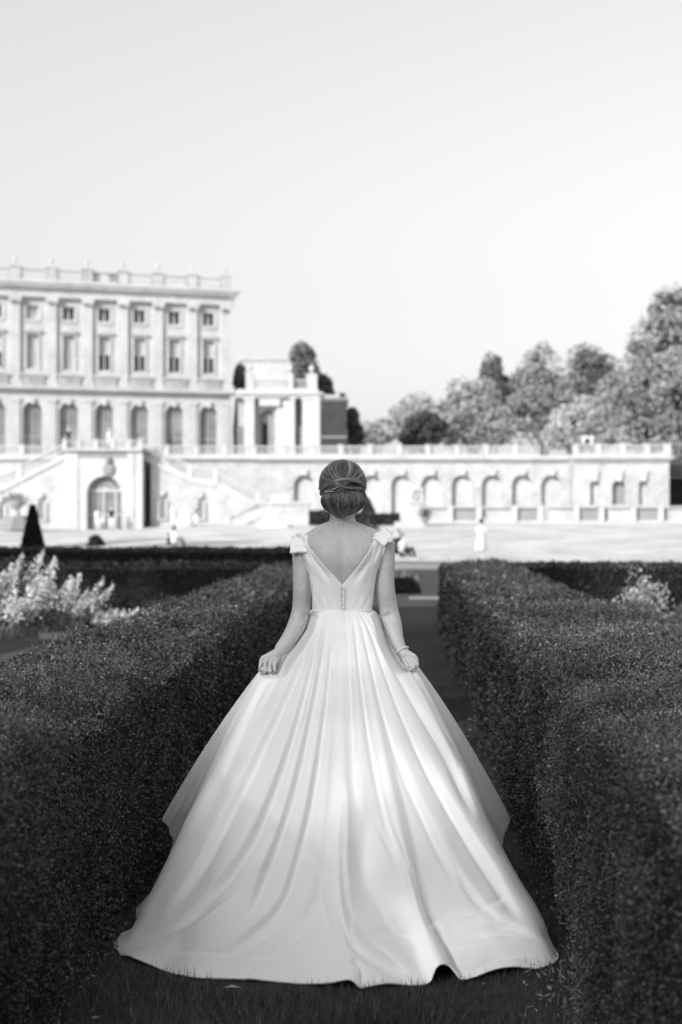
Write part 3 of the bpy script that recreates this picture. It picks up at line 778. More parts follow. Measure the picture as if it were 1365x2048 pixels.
b.tube([(X4(209) + .6 * math.cos(t), .63, Z4(981) + .6 * math.sin(t)) for t in np.linspace(0, math.pi, 12)], .035, 5); b.build('fanlight_bars', M['paint'], g)
b = MB(); b.box(X4(130), X4(284), -.15, 5.9, Z4(905), Z4(902)); b.box(X4(127), X4(287), -.4, 5.9, Z4(902), Z4(899)); b.build('cornice', M['stone'], porch)
b = MB(); b.box(X4(145), X4(272), -.05, 0, Z4(916), Z4(905)); b.build('frieze_panel', M['stonegrey'], porch)
b = MB(); b.lathe([(.25, 0), (.45, .2), (.5, .6), (.3, .9), (.15, 1.1)], X4(218), -.05, Z4(952), seg=10, sy=.5); b.ell((X4(218), -.2, Z4(921)), (.22, .2, .3), 10, 8); b.build('carved_mask', M['stonegrey'], porch)
for x in (136, 150, 262, 279):
    b = MB(); b.box(X4(x) - .25, X4(x) + .25, -.08, 0, .6, Z4(905)); b.build('pilaster', M['stone'], porch)
hb4 = Z4(881) - Z4(899)
for a, c in ((132, 157), (162, 190), (195, 225), (230, 256), (261, 280)):
    balustrade(porch, (X4(a), 0, Z4(899)), (X4(c), 0, Z4(899)), hb4, M['stone'])
for x in (130, 159.5, 192.5, 227.5, 258.5, 282): pier(porch, X4(x), 0, Z4(899), .3, hb4, M['stone'])
b = MB(); b.box(X4(127), X4(287), -.3, 6.3, Z4(899) - .12, Z4(899)); b.build('balcony_floor', M['stone'], porch)

def stair(name, label, Y, poly, rails, windows=(), depth=3.0, steps=None):
    k = Y / F; root = empty(name, (0, Y, 0), label, 'staircase')
    P = lambda x, y: ((x - 682.5) * k, 0, HC + (HOR - y) * k)
    b = MB(); pp = [P(*p) for p in poly]; b.prism(pp, (0, 0, 0), (0, depth, 0)); b.build('wall', M['stone2'], root)
    for (a, c) in rails:
        A, B = P(*a), P(*c); hh = .95
        balustrade(root, (A[0], .12, A[2] - hh), (B[0], .12, B[2] - hh), hh, M['stone'], thick=.25)
        s = MB(); s.prism([(A[0], -.12, A[2] - hh - .28), (B[0], -.12, B[2] - hh - .28), (B[0], -.12, B[2] - hh), (A[0], -.12, A[2] - hh)], (0, 0, 0), (0, .4, 0)); s.build('stringer', M['stone'], root)
        pier(root, B[0], .12, B[2] - hh - .2, .4, hh + .25, M['stone'])
    for (x0, x1, y0, y1) in windows:
        A, B = P(x0, y1), P(x1, y0); cx = (A[0] + B[0]) / 2; hw = (B[0] - A[0]) / 2
        w = MB(); arc = [(cx - hw, A[2])] + [(cx + hw * math.cos(t), B[2] - hw * .6 + hw * .6 * math.sin(t)) for t in np.linspace(math.pi, 0, 8)] + [(cx + hw, A[2])]
        w.prism([(p[0], -.02, p[1]) for p in arc], (0, 0, 0), (0, .5, 0)); w = w.build('window', M['glassmid'], root)
        s = MB(); s.box(cx - hw - .18, cx - hw - .003, -.16, 0, A[2], B[2] - .3); s.box(cx + hw + .003, cx + hw + .18, -.16, 0, A[2], B[2] - .3); s.box(cx - hw - .2, cx + hw + .2, -.2, 0, A[2] - .15, A[2] - .01); s.box(cx - .15, cx + .15, -.28, 0, B[2] + .01, B[2] + .35); s.build('window_surround', M['stone'], w)
    return root
stair('terrace_staircase', 'long stone staircase with balustrade descending rightwards from the porch balcony', 105.3,
      [(302, 907), (381, 951), (440, 962), (520, 1006), (520, 1052), (302, 1056)], [((288, 887), (380, 929)), ((381, 932), (432, 940)), ((434, 943), (516, 984))],
      [(321, 332, 992, 1036), (397, 407, 996, 1036)], 4.6)
stair('terrace_staircase', 'matching stone staircase descending leftwards from the porch balcony', 105.3,
      [(134, 905), (134, 1056), (-60, 1056), (-60, 985), (36, 957)], [((134, 884), (40, 932)), ((36, 936), (-50, 972))],
      [(77, 90, 996, 1038), (0, 9, 1003, 1038)], 4.6)
stair('lower_staircase', 'short lower stone flight rising to the right towards the plinth block', 104.6,
      [(556, 1004), (556, 1052), (440, 1053), (440, 1046)], [((555, 984), (456, 1034))], (), 2.2)
k5 = 103.6 / F
pl = empty('plinth_block', (W(522, 0, 103.6)[0], 103.6, 1.0), 'low square stone plinth block at the foot of the lower staircase', 'plinth')
b = MB(); b.box(0, 96 * k5, 0, 3, 0, (HOR - 1008) * k5 + .45); b.build('base', M['stone2'], pl)
b = MB(); b.box(-.1, 98 * k5, -.1, 3.1, (HOR - 1008) * k5 + .45, (HOR - 1003) * k5 + .45); b.box(.6, 60 * k5, .8, 2.4, (HOR - 1003) * k5 + .45, (HOR - 987) * k5 + .45); b.build('coping', M['stone'], pl)
# white canvas parasol lying low in front of the steps
b = MB(); cx, cy, cz = W(552, 1054, 98); r_ = 1.25
ring = [(cx + r_ * math.cos(a), cy + r_ * math.sin(a), cz + .12) for a in np.linspace(0, 2 * math.pi, 9)[:-1]]
b.add([(cx, cy, cz + .62)] + ring + [(p[0], p[1], p[2] - .14) for p in ring], [(0, i + 1, (i + 1) % 8 + 1) for i in range(8)] + [(i + 1, i + 9, (i + 1) % 8 + 9, (i + 1) % 8 + 1) for i in range(8)])
tag(b.build('white_canopy', M['white']), 'low white canvas canopy on the lawn before the stone steps', 'canopy')
b = MB(); 
# ------------------------------------------------------------------ garden ornaments before the terrace
k6 = 100 / F
x6 = W(835, 0, 100)[0]
up = empty('statue_plinth', (x6, 100, 1.2), 'white carved stone plinth on a stepped base before the arcade, right of the bride', 'plinth')
b = MB(); b.box(-1.6, .6, -.6, .6, -.3, .30); b.box(-.65, .55, -.5, .5, .30, .5); b.box(-.5, .45, -.4, .4, .5, 1.55); b.box(-.62, .57, -.5, .5, 1.55, 1.72); b.build('base', M['stone'], up)
b = MB()
for s in (-1, 1): b.tube([(s * .33 - .02, -.2, 1.72), (s * .42 - .02, -.2, 2.1), (s * .25 - .02, -.2, 2.5)], [.1, .13, .08], 8)
b.box(-.5, .45, -.35, .35, 2.5, 2.68); b.ell((-.02, 0, 2.15), (.22, .2, .38), 12, 8); b.build('carving', M['stone2'], up)
p = W(852, 1047, 99)
pot = empty('potted_plant', (p[0], p[1], p[2] - .1), 'dark potted shrub in a stone urn right of the carved plinth', 'potted plant')
b = MB(); b.lathe([(.18, 0), (.2, .08), (.1, .16), (.2, .3), (.3, .5), (.32, .56)], seg=12); b.build('pot', M['stonegrey'], pot)
r = np.random.default_rng(8); C = r.normal(0, .22, (500, 3)) + np.array([0, 0, .8])
bulk('foliage', leaves(C, r.uniform(.08, .16, 500), .3, .5, r), 4, M['dark_leaf'], pot, tone=r.uniform(.4, 1.6, 500))
p = W(33, 1055, 98)
ft = empty('stone_fountain', (p[0], p[1], p[2] - .2), 'weathered grey stepped stone fountain with an urn, left of the porch', 'fountain')
b = MB(); b.lathe([(1.6, 0), (1.6, .3), (1.3, .34), (1.3, .7), (.9, .75), (.85, 1.0)], seg=8); b.build('basin', M['stonegrey'], ft)
b = MB(); b.lathe([(.45, 1.0), (.3, 1.1), (.22, 1.4), (.55, 1.8), (.7, 2.0), (.6, 2.05)], seg=12); b.build('urn', M['stone2'], ft)
C = r.normal(0, .35, (500, 3)) * np.array([1.2, 1, .6]) + np.array([0, 0, 2.15])
bulk('foliage', leaves(C, r.uniform(.1, .2, 500), .3, .5, r), 4, M['stem'], ft, tone=r.uniform(.4, 1.6, 500))

def low_hedge(x0, x1, yb, yt, Y, label, seed):
    r = np.random.default_rng(seed); a = W(x0, yb, Y); c = W(x1, yt, Y); n = 5000
    root = empty('dark_shrubbery', (a[0], Y, a[2]), label, 'shrubbery')
    C = r.random((n, 3)) * np.array([c[0] - a[0], 1.2, c[2] - a[2]]); C[:, 2] *= 1 + .15 * vnoise(C + seed, 1.2, 2)
    bulk('foliage', leaves(C, r.uniform(.12, .25, n), .3, .5, r), 4, M['dark_leaf'], root, tone=r.uniform(.3, 1.6, n))
low_hedge(619, 664, 1050, 1024, 100, 'dark clipped shrubbery just left of the bride\'s neck', 4)
low_hedge(700, 800, 1050, 1027, 101, 'dark low shrubbery right of the bride\'s neck, before the arcade', 5)
p = W(737, 1070, 86); rr = np.random.default_rng(9); nn_ = 3000
cn = empty('small_conifer', (p[0], 86, gz(p[0], 86)), 'small dark conifer half hidden behind the bride\'s neck', 'conifer')
t = rr.random(nn_); a = rr.uniform(0, 6.28, nn_); rad = np.interp(t, [0, .3, .8, 1], [.75, .7, .25, .04]) * rr.uniform(.5, 1.05, nn_)
bulk('foliage', leaves(np.stack([rad * np.cos(a), rad * np.sin(a), t * 2.0 + .1], 1), rr.uniform(.08, .18, nn_), .6, .4, rr), 4, M['dark_leaf'], cn, tone=rr.uniform(.4, 1.4, nn_))
b = MB(); b.tube([(0, 0, -.1), (0, 0, 1.7)], [.06, .02], 6); b.build('trunk', M['bark'], cn)
p = W(192, 1094, 72)
shrub('lawn_shrub', p[0], 72, gz(p[0], 72) - .05, .45, .62, 'small dark bush on the shaded lawn bank left of centre', 1.0, 'dark_leaf', 2500, .12, 12)

# ------------------------------------------------------------------ trees behind the terrace
def tree(px, Y, blobs, label, g=0.16, name='tree', z0=6.4, leaf=.34, n=15000, seed=0, stems=2, cat='tree', dense=.5):
    """blobs: crown masses as (px, py, rx, ry) read off the photo and set at their real distance with real depth"""
    n = int(n * 1.5); r = np.random.default_rng(seed); k = Y / F; x0 = (px - 682.5) * k
    root = empty(name, (x0, Y, z0), label, cat)
    vol = np.array([b[2] * b[3] for b in blobs], float); vol /= vol.sum()
    CC, TT = [], []
    B3 = []
    for bi, (bx, by, rx, ry) in enumerate(blobs):
        c = np.array([(bx - px) * k, r.uniform(-.3, .3) * rx * k, HC + (HOR - by) * k - z0]); rad = np.array([rx, rx, ry]) * k * 1.10
        B3.append((c, rad))
        nc = max(7, int(vol[bi] * 95))
        for j in range(nc):
            d = r.normal(size=3); d /= np.linalg.norm(d); d[1] *= .9
            cc = c + d * rad * r.uniform(.35, .93)
            m = int(n * vol[bi] / nc)
            cr = min(rad[0], rad[2]) * r.uniform(.20, .36)
            q = r.normal(size=(m, 3)); q /= np.linalg.norm(q, axis=1)[:, None]; q *= (r.random(m) ** .45)[:, None] * cr * np.array([1.1, 1.1, .75])
            CC.append(cc + q); TT.append(np.full(m, r.uniform(.7, 1.3)))
        # loose twigs breaking the outline
        m = int(n * vol[bi] * .10); d = r.normal(size=(m, 3)); d /= np.linalg.norm(d, axis=1)[:, None]
        CC.append(c + d * rad * r.uniform(.8, 1.08, (m, 1))); TT.append(np.full(m, 1.0))
    C = np.vstack(CC); T = np.concatenate(TT) * r.uniform(.75, 1.25, len(C))
    g = min(g * 1.95, .40)
    ml = bpy.data.materials.get('crown_%03d' % int(g * 1000)) or mat('crown_%03d' % int(g * 1000), g, .7, tone=True, spec=.2)
    bulk('crown', leaves(C, r.uniform(.6, 1.3, len(C)) * leaf, .4, .7, r), 4, ml, root, tone=T)
    tb = MB()
    top = max(B3, key=lambda b: b[0][2])[0]
    for s_ in range(stems):
        dx = (s_ - (stems - 1) / 2) * .5
        p0 = np.array([dx, 0, -.3]); p1 = np.array([dx * 2.2, 0, top[2] * .45]); p2 = top + np.array([dx, 0, 0])
        tb.tube([p0, (p0 + p1) / 2, p1, (p1 + p2) / 2, p2], [.38, .32, .26, .16, .06], 8)
    for (c, rad) in B3:
        p1 = np.array([0, 0, max(1.0, c[2] * .4)]); tb.tube([p1, (p1 + c) / 2 + np.array([0, 0, .3]), c + rad * np.array([0, 0, .4])], [.2, .13, .04], 6)
        for j in range(4):
            d = r.normal(size=3); d /= np.linalg.norm(d); tb.tube([c * .7 + p1 * .3, c + d * rad * .8], [.09, .03], 5)
    tb.build('trunk', M['bark'], root, smooth=True)
    return root
tree(608, 150, [(604, 715, 22, 28), (612, 745, 26, 28), (600, 775, 24, 26)], 'dark pointed tree rising behind the loggia parapet', .075, seed=1, n=9000)
tree(648, 152, [(645, 770, 18, 18), (655, 785, 12, 14)], 'small rounded dark tree between the pointed tree and the brick chimney', .065, seed=2, n=5000)
tree(483, 136, [(481, 760, 12, 28), (484, 785, 11, 20)], 'narrow dark tree squeezed between the great house and the loggia', .07, seed=3, n=4000, leaf=.3)
tree(706, 140, [(705, 840, 14, 22), (712, 870, 14, 22)], 'dark bush against the right side of the brick wing', .05, seed=4, n=5000, leaf=.35)
tree(750, 175, [(735, 868, 26, 22), (768, 862, 24, 24)], 'low pale tree in the dip between the brick wing and the rounded pale tree', .20, seed=5, n=9000)
tree(828, 170, [(835, 820, 34, 32), (805, 845, 32, 32), (862, 840, 26, 28)], 'rounded pale tree left of the dark bush behind the terrace', .22, seed=6, n=14000)
tree(850, 148, [(852, 858, 36, 32), (822, 876, 22, 18)], 'dark green rounded bush right behind the terrace balustrade', .035, seed=7, n=9000, leaf=.35)
tree(950, 152, [(940, 825, 48, 48), (905, 862, 30, 32), (985, 850, 42, 42), (925, 785, 30, 28), (890, 835, 26, 34), (965, 790, 34, 34)], 'spreading light tree with two pale bare trunks behind the balustrade', .17, seed=8, n=24000, stems=2)
tree(984, 168, [(984, 745, 21, 36), (986, 790, 24, 40)], 'dark upright oval tree rising above the spreading light tree', .075, seed=9, n=9000)
tree(1085, 170, [(1085, 740, 45, 40), (1060, 800, 54, 54), (1022, 800, 34, 50), (1125, 790, 46, 50), (1110, 830, 48, 52), (1088, 706, 18, 22), (1040, 855, 34, 34)], 'tall grey-green tree left of the dark cedar', .14, seed=10, n=30000)
tree(1175, 172, [(1170, 720, 34, 30), (1195, 755, 36, 26), (1160, 775, 38, 30), (1192, 800, 40, 30), (1210, 735, 30, 24)], 'cedar with layered dark branches left of the huge tree', .085, seed=11, n=20000)
tree(1148, 145, [(1145, 850, 44, 38), (1175, 825, 34, 32), (1115, 872, 28, 24), (1195, 868, 34, 30)], 'light weeping tree leaning over the end of the balustrade', .20, seed=12, n=20000)
tree(1345, 138, [(1330, 690, 66, 62), (1285, 770, 66, 56), (1370, 780, 80, 80), (1345, 620, 42, 44), (1250, 835, 48, 46), (1330, 865, 70, 50), (1392, 640, 60, 60), (1360, 915, 46, 34), (1235, 800, 40, 44)],
     'huge leafy tree towering at the right edge above the end of the terrace', .12, seed=13, n=52000, z0=1.4, stems=1, leaf=.4)

# ------------------------------------------------------------------ people in the distance
def figure(x, y, z, h, label, pose='stand', top='white', bottom='white', hair='darkhair', face=0.0, skirt=False, group=None, lean=0.0):
    root = empty('person', (x, y, z), label, 'person', group); root.rotation_euler = (0, 0, face)
    s = h / 1.7; b = MB(); st = pose == 'stand'
    hip = .92 if st else .30
    L = lean
    T = lambda X, Y, Z: (X * s, (Y - L * max(0, Z - hip)) * s, Z * s)
    b.ell(T(0, 0, hip + .70), (.085 * s, .10 * s, .12 * s), 12, 10)
    b.tube([T(0, 0, hip + .50), T(0, 0, hip + .64)], [.055 * s, .05 * s], 8)
    b.tube([T(0, 0, hip - .05), T(0, 0, hip + .18), T(0, 0, hip + .42), T(0, 0, hip + .53)], [.15 * s, .12 * s, .16 * s, .08 * s], 12)
    for g in (-1, 1):
        if st: b.tube([T(g * .09, 0, hip), T(g * .10, -.01, .48), T(g * .10, .02, .07)], [.09 * s, .058 * s, .035 * s], 8); b.tube([T(g * .10, .03, .04), T(g * .11, -.16, .03)], [.04 * s, .03 * s], 6)
        else: b.tube([T(g * .09, 0, .22), T(g * .15, -.42, .48), T(g * .13, -.62, .06)], [.10 * s, .062 * s, .035 * s], 8); b.tube([T(g * .13, -.60, .05), T(g * .13, -.8, .04)], [.04 * s, .03 * s], 6)
        e = (-.05, .25) if st else (-.18, .22)
        b.tube([T(g * .17, 0, hip + .46), T(g * .23, .02, hip + .20), T(g * .20, e[0] - .08, hip + .0)], [.05 * s, .04 * s, .025 * s], 8)
        b.ell(T(g * .20, e[0] - .12, hip - .05), (.03 * s, .03 * s, .05 * s), 8, 6)
    remesh(b, 'body', M['skin'], .022 * s, 2, root)
    c = MB(); c.tube([T(0, 0, hip - .02), T(0, 0, hip + .18), T(0, 0, hip + .42), T(0, 0, hip + .52)], [.175 * s, .145 * s, .185 * s, .10 * s], 14)
    for g in (-1, 1): c.tube([T(g * .15, 0, hip + .47), T(g * .21, .01, hip + .28)], [.075 * s, .065 * s], 8)
    remesh(c, 'top', M[top], .02 * s, 2, root)
    c = MB()
    if skirt: c.lathe([(.15 * s, (hip + .12) * s), (.20 * s, (hip - .1) * s), (.27 * s, .42 * s), (.26 * s, .41 * s)], seg=16)
    else:
        for g in (-1, 1):
            if st: c.tube([T(g * .09, 0, hip + .04), T(g * .10, 0, .48), T(g * .10, .02, .10)], [.12 * s, .085 * s, .07 * s], 10)
            else: c.tube([T(g * .09, .02, .24), T(g * .15, -.42, .50), T(g * .13, -.60, .14)], [.13 * s, .085 * s, .06 * s], 10)
    c.build('skirt' if skirt else 'trousers', M[bottom], root, smooth=True)
    c = MB(); hc = T(0, .025, hip + .73); c.ell(hc, (.098 * s, .105 * s, .115 * s), 12, 10); c.build('hair', M[hair], root, smooth=True)
    return root
def at_ground(px, Y): x = (px - 682.5) / F * Y; return x, Y, float(gz(x, Y))
x, y, z = at_ground(962, 53); figure(x, y, z + .03, 1.5, 'woman in white top and short white skirt walking on the lawn behind the right hedge', 'stand', 'white', 'white', face=2.6, skirt=True, lean=.12)
x, y, z = at_ground(796, 56); figure(x, y, z, 1.65, 'dark haired person in black sitting on the lawn beside the bride\'s right shoulder', 'sit', 'black', 'black', face=-.4)
x, y, z = at_ground(806, 54); figure(x, y, z, 1.5, 'person in white top and black trousers sitting on the lawn nearest the path', 'sit', 'white', 'black', face=.8)
x, y, z = at_ground(349, 66); figure(x, y, z, 1.5, 'person in a white top sitting on the lawn above the left hedge', 'sit', 'white', 'grey', face=2.2)
x, y, z = at_ground(338, 67); figure(x, y, z, .95, 'small dark clothed child sitting beside the person in white above the left hedge', 'sit', 'black', 'black', face=2.2)
for px, h, tp, bt, lb in ((196, 1.6, 'white', 'white', 'bent person all in white left in the doorway of the porch'), (207, 1.1, 'white', 'grey', 'short person in white and grey between two others at the porch doorway'),
                          (224, 1.7, 'black', 'white', 'person with a black top and white trousers right in the doorway of the porch')):
    x, y, z = at_ground(px, 102.6); figure(x, y, z, h, lb, 'stand', tp, bt, lean=.35 if px == 196 else 0)
x, y, z = at_ground(347, 101); figure(x, y, z, 1.7, 'dark haired person in white standing by the right staircase wall', 'stand', 'white', 'white')
for px, w_ in ((371, 1.0), ):
    x, y, z = at_ground(px, 101.5); b = MB(); b.lathe([(.75, 0), (.72, .3), (.60, .95), (.62, 1.0)], seg=14)
    for a in range(7): b.tube([(.74 * math.cos(a * .9), .74 * math.sin(a * .9), 0), (.6 * math.cos(a * .9), .6 * math.sin(a * .9), .95)], .05, 5)
    o = b.build('covered_table', M['white'], smooth=True); o.location = (x, y, z); tag(o, 'round table under a white cloth by the right staircase wall', 'table')
x, y, z = at_ground(392, 101); figure(x, y, z, 1.6, 'person in grey standing right of the white covered table', 'stand', 'grey', 'white')
figure(X4(133), 104.9, Z4(899), 1.6, 'white haired person in black looking over the balcony near its left end', 'stand', 'black', 'black', hair='white')
figure(X4(216), 104.9, Z4(899), 1.55, 'person in white leaning on the middle of the balcony balustrade', 'stand', 'white', 'white', hair='white', lean=.15)
# ------------------------------------------------------------------ the bride
D = 5.6; K = D / F
def B(px, py, dy=0.0):
    """photo pixel on the bride's own plane, moved dy metres away from the camera"""
    return np.array(W(px, py, D + dy))
bride = empty('person', (0.005, D, 0), 'bride seen from behind in a long white gown between the hedges', 'person')
def own(o): o.parent = bride; o.matrix_parent_inverse = Matrix.Translation((-0.005, -D, 0)); return o

# torso: half width a, half depth b, centre x, centre y per height
TZ = np.array([0.95, 1.03, 1.113, 1.16, 1.20, 1.245, 1.29, 1.33, 1.36, 1.385, 1.405, 1.425, 1.445, 1.47])
TA = np.array([.150, .130, .109, .112, .118, .126, .137, .150, .158, .148, .122, .088, .056, .048])
TBd = np.array([.105, .095, .080, .082, .088, .095, .100, .098, .092, .082, .070, .060, .055, .053])
TX = np.full(len(TZ), .005); TYc = np.array([5.60, 5.60, 5.60, 5.60, 5.60, 5.60, 5.60, 5.60, 5.598, 5.597, 5.598, 5.60, 5.605, 5.61])
def torso(th, z, off=0.0):
    a = np.interp(z, TZ, TA) + off; b = np.interp(z, TZ, TBd) + off
    c, s = np.cos(th), np.sin(th); e = 0.85
    x = np.interp(z, TZ, TX) + a * np.sign(c) * np.abs(c) ** e; y = np.interp(z, TZ, TYc) + b * np.sign(s) * np.abs(s) ** e
    # spine groove and shoulder blades on the back
    g = np.where(s < 0, .010 * np.exp(-((x - .005) / .016) ** 2) * np.interp(z, [1.0, 1.15, 1.35, 1.42], [1, 1, .6, 0]), 0)
    bl = np.where(s < 0, .013 * (np.exp(-((x - .075) ** 2 / .0022 + (z - 1.315) ** 2 / .0028)) + np.exp(-((x + .065) ** 2 / .0022 + (z - 1.315) ** 2 / .0028))), 0)
    return np.stack([x, y + g - bl, z + 0 * x], -1)
TH = np.linspace(0, 2 * np.pi, 97)[:-1]
zz_ = np.linspace(.96, 1.468, 70)
tm = MB(); P = np.array([torso(TH, z * np.ones_like(TH)) for z in zz_]); nv, nu = P.shape[:2]
f = [(i * nu + j, i * nu + (j + 1) % nu, (i + 1) * nu + (j + 1) % nu, (i + 1) * nu + j) for i in range(nv - 1) for j in range(nu)]
f += [tuple(range(nu - 1, -1, -1)), tuple((nv - 1) * nu + j for j in range(nu))]
tm.add(P.reshape(-1, 3), f)
def smoothpath(pts, rad, n=40):
    P = np.array(pts, float); t = np.concatenate([[0], np.cumsum(np.linalg.norm(np.diff(P, axis=0), axis=1))]); tt = np.linspace(0, t[-1], n)
    # catmull-rom through the points
    out = []
    for v in tt:
        i = min(max(np.searchsorted(t, v) - 1, 0), len(P) - 2); u = (v - t[i]) / (t[i + 1] - t[i])
        p0, p1, p2, p3 = P[max(i - 1, 0)], P[i], P[i + 1], P[min(i + 2, len(P) - 1)]
        out.append(.5 * ((2 * p1) + (-p0 + p2) * u + (2 * p0 - 5 * p1 + 4 * p2 - p3) * u * u + (-p0 + 3 * p1 - 3 * p2 + p3) * u ** 3))
    return np.array(out), np.interp(tt, t, rad)
def limb(mb, pts, rad, n=40, seg=18): a, b = smoothpath(pts, rad, n); mb.tube(a, b, seg)
# neck and head
limb(tm, [(.005, 5.612, 1.40), (.006, 5.605, 1.47), (.007, 5.60, 1.53)], [.062, .049, .052], 14, 24)
tm.ell((.007, 5.608, 1.585), (.071, .090, .092), 30, 22)                       # skull
tm.ell((.007, 5.655, 1.535), (.052, .055, .062), 24, 16)                       # face and jaw
tm.ell((.007, 5.712, 1.548), (.011, .018, .020), 12, 10); tm.tube([(.007, 5.700, 1.590), (.007, 5.716, 1.558)], [.006, .009], 8)   # nose
for s in (-1, 1):
    tm.ell((.007 + s * .074, 5.615, 1.562), (.007, .017, .028), 12, 12)        # ears
    tm.ell((.007 + s * .030, 5.684, 1.585), (.016, .014, .010), 10, 8)
tm.ell((.007, 5.705, 1.512), (.022, .010, .008), 12, 8)                        # mouth
# trapezius and shoulders
for s, sx, sz in ((-1, B(600, 1088)[0], 1.352), (1, B(774, 1080)[0], 1.366)):
    limb(tm, [(.005 + s * .03, 5.602, 1.425), (.005 + s * .085, 5.602, 1.405), (sx - s * .03, 5.60, sz + .006)], [.036, .033, .044], 14, 18)
# arms
Lp = [B(607, 1092), B(606, 1130, .0), B(606, 1175, .0), B(603, 1218, .015), B(594, 1250, .0), B(576, 1280, -.03), B(558, 1301, -.06)]
Lr = [.045, .040, .039, .0365, .0365, .029, .0215]
Rp = [B(768, 1084), B(770, 1125, .0), B(770, 1170, .0), B(777, 1216, .015), B(786, 1250, .0), B(793, 1278, -.03), B(803, 1300, -.05)]
Rr = [.045, .040, .039, .038, .036, .029, .0215]
limb(tm, Lp, Lr, 50, 22); limb(tm, Rp, Rr, 50, 22)
# hands: palm, five fingers curled round the gathered skirt
def hand(wr, kn, fing, thumb, pr):
    """wr wrist; kn: knuckle points index..little; fing: joints of each finger"""
    kc = sum(kn) / len(kn)
    limb(tm, [wr + (wr - kc) * .45 + np.array([0, .012, 0]), wr, wr * .55 + kc * .45], [.0225, .0205, .0165], 12, 16)
    for k_, f_ in zip(kn, fing):
        limb(tm, [wr, wr * .5 + k_ * .5, k_], [pr * .9, pr * .72, pr * .48], 12, 14)
        limb(tm, [k_] + f_, [.0073, .0068, .0064, .0056][:len(f_) + 1], 16, 12)
    limb(tm, thumb, [.012, .0105, .0085, .007][:len(thumb)], 16, 12)
dy = -.085
lk = [B(549, 1330, dy), B(540, 1327, dy), B(531, 1322, dy), B(523.5, 1317, dy)]
lf_ = [[B(550, 1339, dy - .006), B(549, 1342, dy + .02)], [B(540, 1341, dy - .01), B(540, 1344, dy + .015)],
       [B(530, 1338, dy - .01), B(529, 1345, dy + .002), B(530, 1344, dy + .025)], [B(521, 1332, dy - .006), B(520, 1341, dy + .003), B(522, 1341, dy + .025)]]
hand(B(559, 1302, -.062), lk, lf_, [B(556, 1310, -.05), B(559, 1326, -.045), B(557, 1338, -.05), B(551, 1344, -.05)], .0165)
rk = [B(815, 1334, dy + .01), B(823, 1331, dy), B(829, 1324, dy), B(832, 1314, dy)]
rf_ = [[B(817, 1339, dy + .012), B(820, 1340, dy + .03)], [B(823, 1338, dy - .002), B(824, 1341, dy + .02)],
       [B(829, 1334, dy - .004), B(826, 1340, dy + .018)], [B(835, 1324, dy - .002), B(835, 1332, dy), B(831, 1338, dy + .02)]]
hand(B(803, 1300, -.052), rk, rf_, [B(806, 1308, -.045), B(806, 1322, -.035), B(812, 1334, -.03), B(819, 1341, -.035)], .0165)
# hips, legs and feet under the gown
limb(tm, [(.005, 5.6, 1.0), (.005, 5.6, .86)], [.13, .12], 8, 24)
for s, fy in ((-1, 5.70), (1, 5.50)):
    limb(tm, [(.005 + s * .08, 5.6, .90), (.005 + s * .085, (5.6 + fy) / 2 + .03, .50), (.005 + s * .08, fy, .11)], [.088, .056, .036], 24, 16)
    limb(tm, [(.005 + s * .08, fy, .09), (.005 + s * .082, fy + .08, .065), (.005 + s * .085, fy + .16, .03)], [.032, .030, .022], 12, 12)
body = own(remesh(tm, 'body', M['skin'], .0021, 2))
co = np.empty(len(body.data.vertices) * 3); body.data.vertices.foreach_get('co', co); co = co.reshape(-1, 3)
for ec, sx_ in ((B(611, 1232, -.04), 1), (B(778, 1232, -.04), -1)):     # the hollows beside the points of the elbows
    for dx, dz, w_, a_e in ((0, 0, .012, .009), (.016 * sx_, .012, .010, -.004), (-.014 * sx_, -.018, .014, .004)):
        q_e = np.exp(-(((co[:, 0] - ec[0] - dx) ** 2 + (co[:, 2] - ec[2] - dz) ** 2) / w_ ** 2)) * (co[:, 1] < 5.61); co[:, 1] += a_e * q_e
body.data.vertices.foreach_set('co', co.ravel()); body.data.update()

dg = bpy.context.evaluated_depsgraph_get(); dg.update()
bt = BVHTree.FromPolygons([v.co[:] for v in body.data.vertices], [p.vertices[:] for p in body.data.polygons])
def on_back(px, py, off=.004):
    """the point of the back behind photo pixel (px, py)"""
    p = B(px, py); o = Vector((0, 0, HC)); d = (Vector(p) - o).normalized()
    h = bt.ray_cast(o, d)
    return h

